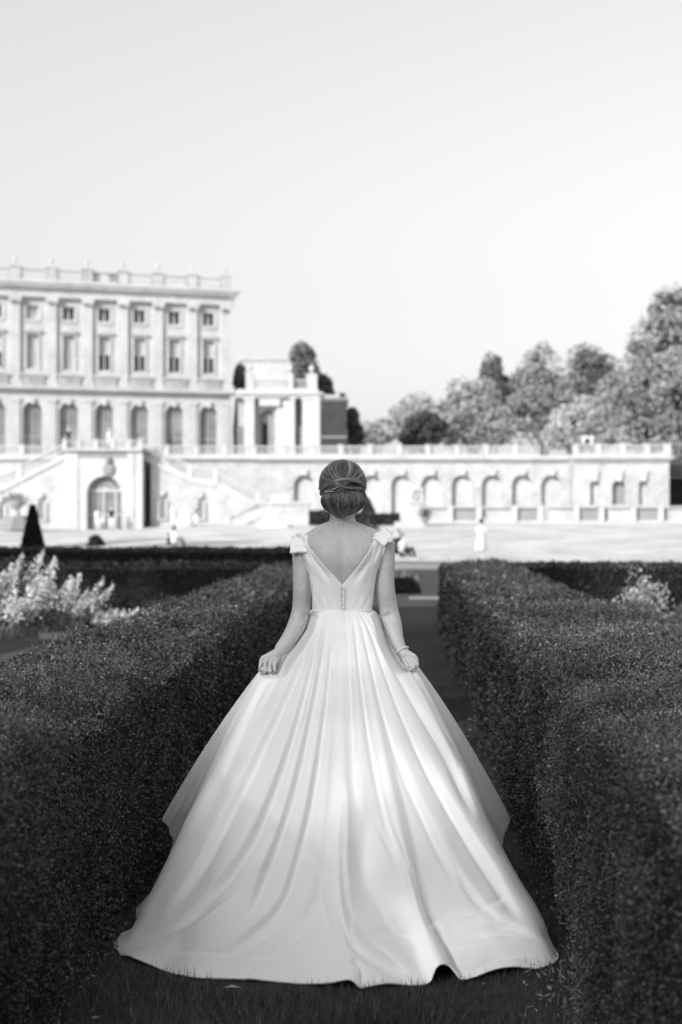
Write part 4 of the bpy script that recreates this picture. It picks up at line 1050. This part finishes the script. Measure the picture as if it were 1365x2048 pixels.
# ---- bodice: one surface wrapping the ribs, with its V neckline and two straps
def curve(pts, ys):
    p = sorted(pts, key=lambda q: q[1]); return np.interp(ys, [q[1] for q in p], [q[0] for q in p])
def bodice_panel(inner, outer, y0, y1, side):
    """one half of the back: rows from y0 (top) to y1 (waist), between the neckline edge and the armhole edge"""
    ys = np.linspace(y0, y1, 90); xi = curve(inner, ys); xo = curve(outer, ys)
    nu = 36; P = np.zeros((90, nu, 3))
    for i, y in enumerate(ys):
        for j in range(nu):
            t = j / (nu - 1); x = xi[i] + (xo[i] - xi[i]) * t
            z = B(x, y)[2]; X = B(x, y)[0]
            a = np.interp(z, TZ, TA); Xc = X - .005
            xx = np.clip(abs(Xc) / (a + .012), 0, .995)
            yb = D - (np.interp(z, TZ, TBd) + .006) * (1 - xx ** (2 / .85)) ** .425
            h = bt.ray_cast(Vector((X, 4.6, z)), Vector((0, 1, 0)))
            yy = min(yb, h[0].y - .005 if h[0] is not None and h[0].y < D + .05 else 9)
            # soft drape folds in the strap
            w = np.exp(-((y - 1125) / 38) ** 2)
            yy -= .0035 * w * math.sin(t * 9 + y * .035) + .002 * w * math.sin(t * 17 - y * .05)
            # pull lines at the side of the waist
            yy -= .002 * np.exp(-((y - 1200) / 14) ** 2) * math.sin(t * 22 + y * .12) * t
            sh = K * (D and 1); P[i, j] = (X * (yy / D) if False else X, yy, z)
    return P
ysn = None
inL = [(617, 1085), (622, 1095), (640, 1118), (655, 1134), (670, 1150), (685.5, 1166.5), (685.6, 1225)]
outL = [(599, 1085), (603, 1097), (609, 1115), (615, 1134), (622, 1152), (627, 1172), (627, 1195), (626, 1222)]
inR = [(750, 1072), (745, 1083), (735, 1104), (720, 1126), (704, 1145), (685.1, 1166.5), (685.0, 1225)]
outR = [(773, 1072), (772, 1088), (768, 1105), (760, 1124), (752, 1145), (749, 1165), (746, 1190), (742, 1222)]
PL = bodice_panel(inL, outL, 1082, 1222, -1); PR = bodice_panel(inR, outR, 1070, 1222, 1)
bod = MB()
for P_ in (PL, PR[:, ::-1]):
    nv, nu = P_.shape[:2]; bod.add(P_.reshape(-1, 3), [(i * nu + j, i * nu + j + 1, (i + 1) * nu + j + 1, (i + 1) * nu + j) for i in range(nv - 1) for j in range(nu - 1)])
# front and sides
zr = np.linspace(1.095, 1.33, 40); th = np.linspace(-.25, np.pi + .25, 60)
P_ = np.array([torso(th, z * np.ones_like(th), .007) for z in zr]); nv, nu = P_.shape[:2]
for i, z in enumerate(zr):   # the armhole dips at the sides
    pass
bod.add(P_[:29].reshape(-1, 3), [(i * nu + j, (i + 1) * nu + j, (i + 1) * nu + j + 1, i * nu + j + 1) for i in range(28) for j in range(nu - 1)])
tf = np.linspace(.5, np.pi - .5, 30); P_ = np.array([torso(tf, z * np.ones_like(tf), .007) for z in np.linspace(1.26, 1.34, 12)]); nu = 30
bod.add(P_.reshape(-1, 3), [(i * nu + j, (i + 1) * nu + j, (i + 1) * nu + j + 1, i * nu + j + 1) for i in range(11) for j in range(nu - 1)])
for s in (-1, 1):   # front halves of the straps
    x0 = B(608 if s < 0 else 761, 1080)[0]; z0 = B(600, 1080)[2] + .02
    Q = []
    for t in np.linspace(0, 1, 16):
        c = np.array([x0 * (1 - .35 * t), D - .02 + .11 * t ** .7, z0 - .09 * t ** 1.6]); w = .022 + .01 * t
        Q.append([c + np.array([-w, 0, 0]), c + np.array([0, .003, .004]), c + np.array([w, 0, 0])])
    Q = np.array(Q); bod.add(Q.reshape(-1, 3), [(i * 3 + j, (i + 1) * 3 + j, (i + 1) * 3 + j + 1, i * 3 + j + 1) for i in range(15) for j in range(2)])
ob = own(bod.build('bodice', M['dress'], smooth=True))
md = ob.modifiers.new('thick', 'SOLIDIFY'); md.thickness = .0035; md.offset = 1

# bows on the shoulders: folded loops of stiff satin
def bow(c4, knot, lift, name='shoulder_bow'):
    """c4: four corners (px,py,dy) of the visible loop; a padded folded loop with gathered end"""
    Q = np.array([B(*c) for c in c4]); n = 14; G = np.zeros((n, n, 3)); G2 = np.zeros((n, n, 3))
    for i in range(n):
        for j in range(n):
            u, v = i / (n - 1), j / (n - 1)
            p = (1 - u) * (1 - v) * Q[0] + u * (1 - v) * Q[1] + u * v * Q[2] + (1 - u) * v * Q[3]
            puff = .014 * (4 * v * (1 - v)) ** .6 * (.35 + .65 * u) + .0025 * math.sin(v * 16) * (1 - u)
            G[i, j] = p + np.array([0, -puff, .004 * math.sin(u * 5)]); G2[i, j] = p + np.array([0, puff * .9 + .004, 0])
    m_ = MB()
    for g_, fl in ((G, 0), (G2, 1)):
        m_.add(g_.reshape(-1, 3), [((i * n + j, i * n + j + 1, (i + 1) * n + j + 1, (i + 1) * n + j) if fl else (i * n + j, (i + 1) * n + j, (i + 1) * n + j + 1, i * n + j + 1)) for i in range(n - 1) for j in range(n - 1)])
    o = own(m_.build(name, M['dress'], smooth=True)); s_ = o.modifiers.new('t', 'SOLIDIFY'); s_.thickness = .003
    return o
# the left bow: one loop seen broadside with gathers at the top, its twin turned forward
bow([(617, 1076, -.03), (583, 1071, -.02), (580.5, 1105.5, -.055), (614, 1107, -.075)], None, 0)
bow([(612, 1072, -.01), (598, 1064, .01), (584, 1080, .04), (600, 1090, .02)], None, 0)
bow([(745, 1078, -.062), (768, 1091.5, -.088), (786.5, 1066.5, -.062), (768, 1055, -.045)], None, 0)
kt = MB(); kt.ell(B(613, 1078, -.045), (.013, .012, .018), 12, 10); kt.ell(B(606, 1074, -.035), (.012, .012, .011), 10, 8); own(kt.build('bow_knot', M['dress'], smooth=True))
kt = MB(); kt.ell(B(755, 1072, -.045), (.013, .012, .015), 12, 10); own(kt.build('bow_knot', M['dress'], smooth=True))

# ---- the skirt with its train: a lofted surface from the waist to the hem
def proj(P):
    return 682.5 + F * P[..., 0] / P[..., 1], HOR - F * (P[..., 2] - HC) / P[..., 1]
# key meridians (waist point angle, two inner controls, hem point), going round from the front right over the back to the front left
def G_(px, py, z=0.0):   # ground-ish point seen at a pixel, at height z
    Y = F * (HC - z) / (py - HOR); return ((px - 682.5) / F * Y, Y, z)
hem = [(.0, 6.22, .05), (.25, 6.16, .08), (.45, 5.98, .14), (.50, 5.78, .19), (.525, 5.60, .10), (.580, 5.34, .02), (.660, 5.05, .008), (.722, 4.80, .008),
       (.705, 4.66, .008), (.640, 4.585, .01), (.52, 4.53, .03), (.41, 4.47, .012), (.37, 4.455, .012), (.335, 4.46, .050), (.305, 4.44, .058), (.280, 4.425, .02), (.24, 4.425, .01), (.14, 4.41, .01), (.06, 4.39, .008),
       (.02, 4.40, .03), (-.06, 4.415, .012), (-.19, 4.45, .01), (-.34, 4.47, .01), (-.478, 4.50, .01), (-.60, 4.60, .012), (-.70, 4.71, .012), (-.752, 4.83, .01), (-.715, 5.05, .01), (-.67, 5.34, .012),
       (-.600, 5.56, .10), (-.54, 5.74, .19), (-.45, 5.98, .14), (-.25, 6.16, .08), (.0, 6.22, .05)]
hem = np.array(hem)
hp_, _ = smoothpath(hem, np.zeros(len(hem)), 900)
NU = len(hp_); NVs = 300
cx0, cy0 = .003, 5.60
ang = np.arctan2(hp_[:, 1] - cy0 + .15, hp_[:, 0] - cx0); ang = np.unwrap(ang)
# waist angles follow the hem angles, evened out
wa = ang[0] + (ang[-1] - ang[0]) * (0.55 * (ang - ang[0]) / (ang[-1] - ang[0]) + .45 * np.linspace(0, 1, NU))
wz = 1.107
Wp = np.stack([cx0 + .1185 * np.cos(wa), cy0 + .0925 * np.sin(wa), wz + 0 * wa], 1)
dirr = np.stack([np.cos(wa), np.sin(wa), 0 * wa], 1)
back = np.clip(-np.sin(wa), 0, 1); side = np.abs(np.cos(wa))
P1 = Wp + dirr * (.165 + .03 * side[:, None] ** 2) + np.array([0, 0, -.12])
# second control: bell shape at the sides, on its way to the ground at the back
hv = hp_ - Wp; hxy = hv.copy(); hxy[:, 2] = 0; L = np.linalg.norm(hxy, axis=1)[:, None]; hdir = hxy / L
P2 = hp_ - hdir * (L * (.17 + .17 * back[:, None] ** 2)) + np.array([0, 0, 1.0]) * (.38 - .30 * back[:, None] ** 1.3)
v = np.linspace(0, 1, NVs)[:, None, None]
v = v ** 1.05
SK = (1 - v) ** 3 * Wp + 3 * (1 - v) ** 2 * v * P1 + 3 * (1 - v) * v ** 2 * P2 + v ** 3 * hp_

def normals(P):
    du = np.gradient(P, axis=1); dv = np.gradient(P, axis=0); n = np.cross(dv, du); n /= np.linalg.norm(n, axis=-1, keepdims=True) + 1e-12
    return n
n_ = normals(SK)
c_ = SK.mean(axis=(0, 1)); sgn = np.sign(((SK[150, NU // 2] - c_) * n_[150, NU // 2]).sum()) or 1
if (n_[150, NU // 2] @ np.array([0, -1, .3])) < 0: n_ = -n_
ppx, ppy = proj(SK)
isback = (SK[..., 1] < 5.78)
vv = np.broadcast_to(np.linspace(0, 1, NVs)[:, None], ppx.shape)
uu = np.broadcast_to(np.linspace(0, 1, NU)[None], ppx.shape)
def polydist(pts, X, Y_):
    """signed distance and progress along an image-plane design line"""
    best = np.full(X.shape, 1e9); sg = np.zeros(X.shape); pr = np.zeros(X.shape); tot = 0
    L_ = [math.dist(a, b) for a, b in zip(pts[:-1], pts[1:])]; T_ = sum(L_)
    for (a, b), l_ in zip(zip(pts[:-1], pts[1:]), L_):
        ax, ay = a; dx, dy = (b[0] - ax) / l_, (b[1] - ay) / l_
        t = np.clip((X - ax) * dx + (Y_ - ay) * dy, 0, l_); ex = X - ax - dx * t; ey = Y_ - ay - dy * t
        d = np.hypot(ex, ey); s = np.sign(dx * (Y_ - ay) - dy * (X - ax))
        m_ = d < best; best = np.where(m_, d, best); sg = np.where(m_, s, sg); pr = np.where(m_, (tot + t) / T_, pr); tot += l_
    return best * sg, pr
def cr(pts, n=60): return [tuple(p[:2]) for p in smoothpath([(a, b, 0) for a, b in pts], [0] * len(pts), n)[0]]
disp = np.zeros_like(ppx)
# pleats: (line, amplitude m, width px at the top, width px at the foot, which side drops away)
pleats = [
 ([(628, 1245), (578, 1370), (515, 1500), (455, 1620), (392, 1730), (318, 1820)], .020, 10, 26, 1),
 ([(640, 1232), (600, 1400), (548, 1560), (490, 1690), (415, 1780), (350, 1838)], .024, 9, 24, 1),
 ([(652, 1228), (622, 1400), (583, 1570), (548, 1680), (510, 1770), (478, 1862)], .022, 9, 20, 1),
 ([(664, 1226), (646, 1400), (622, 1560), (596, 1680), (560, 1790), (500, 1860), (400, 1935)], .018, 9, 20, 1),
 ([(673, 1226), (664, 1420), (650, 1600), (628, 1760), (575, 1860), (520, 1900)], .008, 10, 26, 1),
 ([(702, 1226), (712, 1400), (722, 1560), (730, 1640)], .014, 8, 20, -1),
 ([(712, 1226), (738, 1420), (765, 1560), (800, 1680), (850, 1760)], .018, 8, 20, -1),
 ([(724, 1228), (768, 1400), (815, 1540), (872, 1660), (930, 1770)], .020, 8, 20, -1),
 ([(735, 1234), (795, 1390), (860, 1530), (930, 1650), (1000, 1760), (1050, 1850)], .022, 9, 22, -1),
 ([(745, 1245), (820, 1380), (895, 1500), (960, 1640)], .016, 9, 20, -1),
 ([(698, 1560), (690, 1700), (692, 1780), (708, 1840), (745, 1895), (810, 1935), (872, 1945)], .028, 22, 30, -1),
 ([(480, 1985), (520, 1940), (600, 1890), (680, 1840)], .006, 12, 22, 1),
 ([(1020, 1800), (960, 1830), (900, 1840), (860, 1860)], .009, 12, 16, -1),
 ([(1080, 1880), (1020, 1850), (960, 1842)], .012, 12, 14, 1),
 ([(560, 1700), (520, 1740), (545, 1770)], .010, 12, 16, 1),
 ([(300, 1890), (380, 1850), (460, 1800)], .010, 14, 22, 1),
 ([(715, 1985), (712, 1950), (690, 1925)], .016, 12, 12, -1),
 ([(330, 1905), (420, 1915), (520, 1925), (600, 1945)], .008, 12, 14, 1),
 ([(470, 1925), (540, 1880), (590, 1830)], .010, 12, 14, 1),
 ([(640, 1700), (655, 1800), (690, 1900)], .007, 14, 20, -1),
 ([(760, 1790), (790, 1850), (850, 1890)], .009, 12, 14, -1),
 ([(740, 1640), (780, 1720), (800, 1760)], .010, 12, 16, 1),
 ([(880, 1905), (980, 1880), (1060, 1890)], .008, 12, 14, 1),
 ([(930, 1960), (1000, 1925), (1075, 1920)], .008, 10, 12, 1),
 ([(350, 1860), (420, 1830), (480, 1775)], .009, 12, 14, 1),
 ([(900, 1700), (950, 1780), (1010, 1850)], .010, 12, 16, -1),
]
for pts, amp, w0, w1, sd in pleats:
    s, pr = polydist(cr(pts), ppx, ppy); w = w0 + (w1 - w0) * pr
    x = s * sd / w
    fade = np.clip(pr / .12, 0, 1) * np.clip((1 - pr) / .18, 0, 1) if len(pts) > 3 else np.sin(np.pi * np.clip(pr, .02, .98))
    prof = np.exp(-(np.clip(x, 0, None) / 1.5) ** 2) * (x > 0) + np.exp(-(x / .34) ** 2) * (x <= 0)   # gentle slope one side, steep fall on the other
    prof = prof - .8 * np.exp(-((x + .75) / .45) ** 2)
    sc = .35 + .65 * np.clip(pr * 2.2, 0, 1)
    disp += np.where(isback, .8 * amp * prof * fade * sc, 0)
# broad hollow right of the centre low down and the general soft flutes everywhere
disp -= np.where(isback, .030 * np.exp(-(((ppx - 728) / 26) ** 2 + ((ppy - 1712) / 70) ** 2)), 0)
a_ = np.linspace(0, 1, NU)[None] * np.ones((NVs, 1))
wob = vnoise(np.stack([a_ * 9, vv * 2.0, 0 * a_], -1), 1.0, 31)
amp = .0015 + .009 * np.clip(vv - .05, 0, 1)
disp += amp * (np.abs(np.sin(np.pi * (a_ * 17 + .8 * wob))) ** 1.4 - .5) * np.interp(vv, [0, .06, .75, 1], [.2, 1, 1, .55])
big = vnoise(np.stack([SK[..., 0] * 3.1, SK[..., 1] * 3.6, SK[..., 2] * 3], -1), 1.0, 35) * .032 * np.clip(vv * 3 - 1.7, 0, 1) * np.clip((1.02 - vv) * 9, 0, 1)
disp += big
fine = vnoise(np.stack([SK[..., 0] * 7, SK[..., 1] * 7, SK[..., 2] * 3], -1), 1.0, 33) * .006 + vnoise(SK * 16, 1.0, 34) * .0022
disp += fine * np.clip(vv * 3 - 1.2, 0, 1)
disp += .0022 * vnoise(np.stack([a_ * 75 + 2 * vv, vv * 3.5, 0 * a_], -1), 1.0, 36) * np.clip(vv * 8, 0, 1)
gath = np.exp(-vv / .045) * .0020 * np.sin(a_ * 2 * np.pi * 46 + 3 * wob)
disp += gath * np.clip(vv * 60, 0, 1)
# hands pull up a tuck of cloth
for hx, hy, s_ in ((535, 1350, -1), (824, 1344, 1)):
    dd_ = np.hypot(ppx - hx, ppy - hy); disp -= np.where(isback, .012 * np.exp(-(dd_ / 16) ** 2), 0)
    s, pr = polydist(cr([(hx, hy), (hx + s_ * 30, hy + 60), (hx + s_ * 85, hy + 190)]), ppx, ppy)
    disp += np.where(isback, .012 * (np.exp(-((s - 7) / 8) ** 2) - np.exp(-((s + 5) / 5) ** 2)) * np.exp(-pr * 1.6) * (dd_ < 260), 0)
SK2 = SK + n_ * disp[..., None]
SK2[..., 2] = np.maximum(SK2[..., 2], .010 + .004 * np.sin(a_ * 90))
SK2[0] = Wp
# keep the cloth clear of hands and arms: it lies beyond them
def clear(SK2):
    qx, qy = proj(SK2)
    for path, lim in ((Lp[3:] + [B(540, 1335, -.07)], 1349), (Rp[3:] + [B(824, 1330, -.07)], 1343)):
        pts = [(float(proj(np.array(p))[0]), float(proj(np.array(p))[1])) for p in path]
        dm = np.full(qx.shape, 1e9); yd = np.zeros(qx.shape)
        for a_0, b_0, pa, pb in zip(pts[:-1], pts[1:], path[:-1], path[1:]):
            for t in np.linspace(0, 1, 8):
                d_ = np.hypot(qx - (a_0[0] + (b_0[0] - a_0[0]) * t), qy - (a_0[1] + (b_0[1] - a_0[1]) * t)); yy = pa[1] + (pb[1] - pa[1]) * t
                m_ = d_ < dm; dm = np.where(m_, d_, dm); yd = np.where(m_, yy, yd)
        w = np.clip((38 - dm) / 22, 0, 1) * np.clip((qy - 1219) / 12, 0, 1); w = w * w * (3 - 2 * w) * np.clip((lim + 8 - qy) / 8, 0, 1) * (SK2[..., 1] < 5.62)
        tgt = np.maximum(SK2[..., 1], yd + .020); fac = (SK2[..., 1] * (1 - w) + tgt * w) / SK2[..., 1]
        SK2[..., 0] *= fac; SK2[..., 2] = HC + (SK2[..., 2] - HC) * fac; SK2[..., 1] *= fac
    return SK2
SK2 = clear(SK2)
skirt = own(grid_mesh('skirt', SK2, M['dress']))
so = skirt.modifiers.new('t', 'SOLIDIFY'); so.thickness = .003; so.offset = -1
wb_ = MB()
for i in range(4):
    pass
# sheer organza overlay flaring over each side
def overlay(side, edge, name='organza_layer'):
    """edge: hem points (X, Y, z) from back to front; falls from the hip like the skirt, a little outside it"""
    e, _ = smoothpath(edge, [0] * len(edge), 90); t = np.linspace(0, 1, 90)
    a0 = np.where(side > 0, -.35, np.pi + .35); a1 = np.where(side > 0, .45, np.pi - .45); wa_ = a0 + (a1 - a0) * t
    w_ = np.stack([cx0 + .110 * np.cos(wa_), cy0 + .082 * np.sin(wa_), wz - .01 + 0 * wa_], 1)
    p1 = w_ + np.stack([np.cos(wa_) * .17, np.sin(wa_) * .12, 0 * wa_ - .14], 1)
    p2 = w_ * .34 + e * .66 + np.stack([np.full(90, side * .035), 0 * t, 0 * t + .03], 1)
    v_ = np.linspace(0, 1, 140)[:, None, None]
    Q = (1 - v_) ** 3 * w_ + 3 * (1 - v_) ** 2 * v_ * p1 + 3 * (1 - v_) * v_ ** 2 * p2 + v_ ** 3 * e
    fl = (.016 * np.sin(t * 21 + side) + .009 * np.sin(t * 47 + 2 * side))[None] * np.linspace(0, 1, 140)[:, None] ** 1.3
    Q[..., 0] += fl * .5; Q[..., 1] += fl
    return own(grid_mesh(name, clear(Q), M['sheer']))
overlay(-1, [(-.56, 5.28, .14), (-.615, 5.40, .15), (-.645, 5.47, .185), (-.66, 5.52, .225), (-.682, 5.56, .245), (-.693, 5.62, .285), (-.655, 5.75, .29), (-.55, 5.92, .26)])
overlay(1, [(.50, 5.25, .25), (.565, 5.42, .185), (.625, 5.52, .205), (.664, 5.60, .285), (.63, 5.75, .27), (.54, 5.92, .24)])
# hem edging of the train
hb_ = MB(); hb_.tube(SK2[-1][60:-60:2] + np.array([0, 0, .003]), .0035, 6); own(hb_.build('hem_cord', M['dress'], smooth=True))
# sheer underlayer peeping out beyond the hem corners
for pts in ([(-.66, 5.60, .10), (-.735, 5.36, .035), (-.76, 5.28, .02), (-.74, 5.15, .02)], [(-.76, 4.92, .03), (-.765, 4.80, .02), (-.71, 4.69, .02), (-.66, 4.68, .03)]):
    e, _ = smoothpath(pts, [0] * 4, 20); inn = e * .93 + np.array([0, 5.3 * .07, .02])
    own(grid_mesh('organza_hem', np.stack([inn, e], 0) + .002 * np.sin(np.arange(20) * 1.3)[None, :, None], M['sheer']))
# waist seam, buttons and loops
for i in range(9):
    py = 1171 + i * 5.3; h = on_back(687.5, py); p = Vector(B(688, py)); p.y = min(PL[..., 1].min() + 0 * i, 9)
    Xb, zb_ = B(688, py)[0], B(688, py)[2]; row = int(np.argmin(np.abs(PR[:, 0, 2] - zb_))); yb_ = PR[row, 2, 1]
    b = MB(); b.ell((Xb, yb_ - .009, zb_), (.0052, .0055, .0052), 12, 8); bo = own(b.build('covered_button', M['dress'], smooth=True))
    b = MB(); b.tube([(Xb - .004, yb_ - .005, zb_ + .004), (Xb - .012, yb_ - .005, zb_ + .006), (Xb - .015, yb_ - .004, zb_ + .001), (Xb - .006, yb_ - .005, zb_ - .003)], .0011, 5)
    l_ = b.build('loop', M['dress'], smooth=True); l_.parent = bo
b = MB(); b.tube([SK2[int(i), NU // 2 - 8] + np.array([0, -.0015, 0]) for i in range(3, 60)], .0012, 5); own(b.build('back_seam', M['dress'], smooth=True))

# ---- hair: a rolled chignon under a twisted band, made of separate locks
hair = own(empty('hair', (0, 0, 0)))
hx, hy_, hz = .0065, 5.600, 1.600
base = MB(); base.ell((hx, hy_, hz), (.0885, .100, .0895), 30, 20); base.ell((hx + .001, hy_ - .075, 1.535), (.078, .053, .054), 26, 18)
o = remesh(base, 'hair_mass', mat('hair_base', .04, .45), .004, 4, None); o.parent = hair
lk_ = MB(); r = np.random.default_rng(71)
# crown: locks sweep from the hairline to one point on the back of the head
for i in range(900):
    ph = r.uniform(-.35, math.pi + .35); al = np.linspace(.12, r.uniform(1.5, 2.0), 16)
    sw = r.normal(0, .10) * np.linspace(0, 1, 16) + .35 * np.sin(2 * ph) * np.linspace(0, .5, 16)
    rr_ = 1.012 + r.uniform(-.006, .014) + .02 * math.sin(ph * 9 + 1) * .5
    p = np.stack([hx + .0905 * rr_ * np.sin(al) * np.cos(ph + sw), hy_ - .104 * rr_ * np.cos(al) + 0 * al, hz + .004 + .0905 * rr_ * np.sin(al) * np.sin(ph + sw) - .012 * np.cos(al)], 1)
    t0 = max(.2, r.lognormal(-.35, .85) * (1.1 + 1.1 * float(vnoise(np.array([[ph * 3.3, 1.5, .5]]), 1.0, 61)[0]) + .6 * float(vnoise(np.array([[ph * 11, 2.5, .5]]), 1.0, 62)[0]))); lk_.tube(p, np.linspace(.0007, .0016, 16) * r.uniform(.6, 1.3), 4, tone=min(t0, 7))  # lightest lock tones put the crown's highlights into the colour
# chignon: locks roll down and under
for i in range(900):
    ps = r.uniform(-1.75, 1.75); la = np.linspace(1.15, -1.45, 16); rr_ = 1.01 + r.uniform(-.012, .025) + .02 * float(vnoise(np.array([[ps * 6, .5, .5]]), 1.0, 64)[0])
    pin = 1 - .22 * np.clip(-la, 0, 2) ** 1.2 * 0
    p = np.stack([hx + .001 + .0815 * rr_ * np.cos(la) ** .8 * np.sin(ps * (1 - .10 * la)) if False else hx + .001 + .0815 * rr_ * np.cos(la) ** .95 * np.sin(ps), hy_ - .075 - .058 * rr_ * np.cos(la) ** .95 * np.cos(ps), 1.535 + .0555 * rr_ * np.sin(la)], 1)
    t0 = max(.2, r.lognormal(-.3, .85) * (.9 + .9 * math.exp(-(ps / .55) ** 2) + .7 * float(vnoise(np.array([[ps * 9, 2.5, .5]]), 1.0, 63)[0]))); lk_.tube(p, np.linspace(.0008, .0014, 16) * r.uniform(.6, 1.4), 4, tone=min(t0, 7))  # lighter towards the middle: a highlight put into the lock tone
for i in range(90):   # thicker swept locks
    ph = r.uniform(-.2, math.pi + .2); al = np.linspace(.10, r.uniform(1.4, 1.9), 16); sw = (r.normal(0, .16) + .45 * math.sin(2 * ph)) * np.linspace(0, 1, 16) ** 1.3
    p = np.stack([hx + .0915 * np.sin(al) * np.cos(ph + sw), hy_ - .106 * np.cos(al), hz + .004 + .0915 * np.sin(al) * np.sin(ph + sw) - .012 * np.cos(al)], 1)
    lk_.tube(p, np.sin(np.linspace(.25, 2.9, 16)) ** .6 * r.uniform(.0018, .0034), 6, tone=max(.3, r.lognormal(-.1, .9)))
for i in range(50):
    ps = r.uniform(-1.7, 1.7); la = np.linspace(1.2, -1.4, 16); dr = r.normal(0, .18) * np.linspace(-1, 1, 16)
    p = np.stack([hx + .083 * np.cos(la) ** .95 * np.sin(ps + dr), hy_ - .075 - .060 * np.cos(la) ** .95 * np.cos(ps + dr), 1.535 + .0565 * np.sin(la)], 1)
    lk_.tube(p, np.sin(np.linspace(.3, 2.85, 16)) ** .6 * r.uniform(.0018, .0032), 6, tone=max(.3, r.lognormal(0, .9)))
for i in range(70):   # fine flyaway hairs lifting off the outline
    ph = r.uniform(-.3, math.pi + .3); al = np.linspace(r.uniform(.6, 1.1), r.uniform(1.5, 1.9), 10); lift = 1.03 + r.uniform(.0, .06) * np.linspace(0, 1, 10) ** 2
    p = np.stack([hx + .0915 * lift * np.sin(al) * np.cos(ph), hy_ - .106 * np.cos(al), hz + .004 + .0915 * lift * np.sin(al) * np.sin(ph)], 1)
    lk_.tube(p, .0004, 3, tone=1.5)
o = lk_.build('locks', M['hair'], hair, smooth=True, tone=True)
# twisted band crossing the back of the head
tw = MB()
def band(pts, wd, nl=26, seed=0, twist=2.0):
    r = np.random.default_rng(seed); P, _ = smoothpath(pts, [0] * len(pts), 40); t = np.linspace(0, 1, 40)
    env = np.sin(np.pi * np.clip(t * .9 + .05, 0, 1)) ** .5
    for i in range(nl):
        a = r.uniform(0, 6.28); q = r.uniform(.5, 1); ph = a + twist * t
        off = np.stack([0 * t, -np.abs(np.cos(ph)) * .9 * wd * q - .003, np.sin(ph) * wd * q], 1) * env[:, None]
        tw.tube(P + off, .0015 * r.uniform(.7, 1.3), 4, tone=min(r.lognormal(.75, .8), 8))  # pale strands put the band's highlights into the tone
dyb = -.112
band([B(640, 985, -.05), B(655, 972, -.095), B(680, 962, dyb - .008), B(705, 960, dyb), B(722, 966, -.09), B(733, 975, -.045)], .0105, 44, 1, 1.2)
band([B(638, 978, -.04), B(652, 966, -.085), B(672, 968, dyb - .01), B(692, 975, dyb - .008), B(715, 977, -.095), B(730, 972, -.05)], .0105, 44, 2, -1.5)
band([B(641, 990, -.055), B(655, 980, -.10), B(672, 975, dyb - .012), B(690, 966, dyb - .006), B(710, 961, -.10)], .0095, 36, 3, 1.5)
band([B(650, 984, -.10), B(668, 981, dyb - .006), B(684, 977, dyb - .008)], .006, 18, 4, 2)
band([B(720, 958, -.08), B(729, 970, -.06), B(731, 982, -.045)], .006, 16, 5, 1)
o = tw.build('twisted_band', M['hair'], hair, smooth=True, tone=True)
ws = MB()
for i in range(26):
    a, c = r.normal(0, 1.5), r.normal(0, 2)
    ws.tube(smoothpath([B(729 + a, 985, -.02), B(735 + a + c, 1005, -.02), B(733 + a + c, 1020, -.02), B(714 + 4 * abs(c) * .5, 1035 + c, -.03)], [0] * 4, 14)[0], .0005, 4, tone=2.0)
for i in range(14):
    a, c = r.normal(0, 1.5), r.normal(0, 2)
    ws.tube(smoothpath([B(652 + a, 1018, -.03), B(646 + c, 1026, -.03), B(658 + a, 1034 + c, -.04)], [0] * 3, 10)[0], .0005, 4, tone=2.0)
for pts in ([B(688, 1034, -.06), B(689, 1042, -.065), B(685, 1050, -.065), B(676, 1048, -.065)], [B(684, 1030, -.06), B(680, 1038, -.064), B(676, 1042, -.064)], [B(712, 1036, -.03), B(722, 1042, -.03), B(732, 1048, -.04)]):
    ws.tube(smoothpath(pts, [0] * len(pts), 12)[0], .0006, 4, tone=1.5)
ws.build('loose_wisps', M['hair'], hair, smooth=True, tone=True)

# jewellery
b = MB(); b.ell(B(721, 1009, -.005), (.004, .004, .005), 10, 8); own(b.build('earring', M['pearl'], smooth=True))
b = MB(); c = B(805, 1301, -.052); ax = B(812, 1315, -.065) - B(797, 1288, -.04); ax /= np.linalg.norm(ax); e1 = np.cross(ax, [0, 1, 0]); e1 /= np.linalg.norm(e1); e2 = np.cross(ax, e1)
for i in range(28):
    a = 2 * math.pi * i / 28; b.ell(c + e1 * math.cos(a) * .0262 + e2 * math.sin(a) * .0262, (.0031, .0031, .0031), 8, 6)
own(b.build('bracelet', M['pearl'], smooth=True))
b = MB(); c = B(540, 1340.5, dy - .009)
for z in (-.002, .0022):
    b.tube([c + np.array([.0092 * math.cos(a), -.0092 * math.sin(a) * .9, z]) for a in np.linspace(0, 2 * math.pi, 20)], .0012, 6)
b.ell(c + np.array([0, -.0098, .002]), (.0028, .0028, .0028), 8, 6); own(b.build('ring', M['metal'], smooth=True))
# a few moles
for px, py in ((607, 1128), (596, 1154), (594, 1140), (601, 1171), (613, 1171), (645, 1094), (624, 1085), (769, 1161), (764, 1167), (777, 1190), (600, 1213), (590, 1184), (640, 1240), (560, 1286), (727, 1100), (783, 1148)):
    h = on_back(px, py)
    if h[0] is None: continue
    b = MB(); b.lathe([(.0021 if px % 2 else .0015, 0), (.0007, .0005)], seg=8); o = b.build('mole', bpy.data.materials.get('mole') or mat('mole', .12, .6)); 
    o.rotation_euler = h[1].to_track_quat('Z', 'Y').to_euler(); o.location = h[0]; own(o)
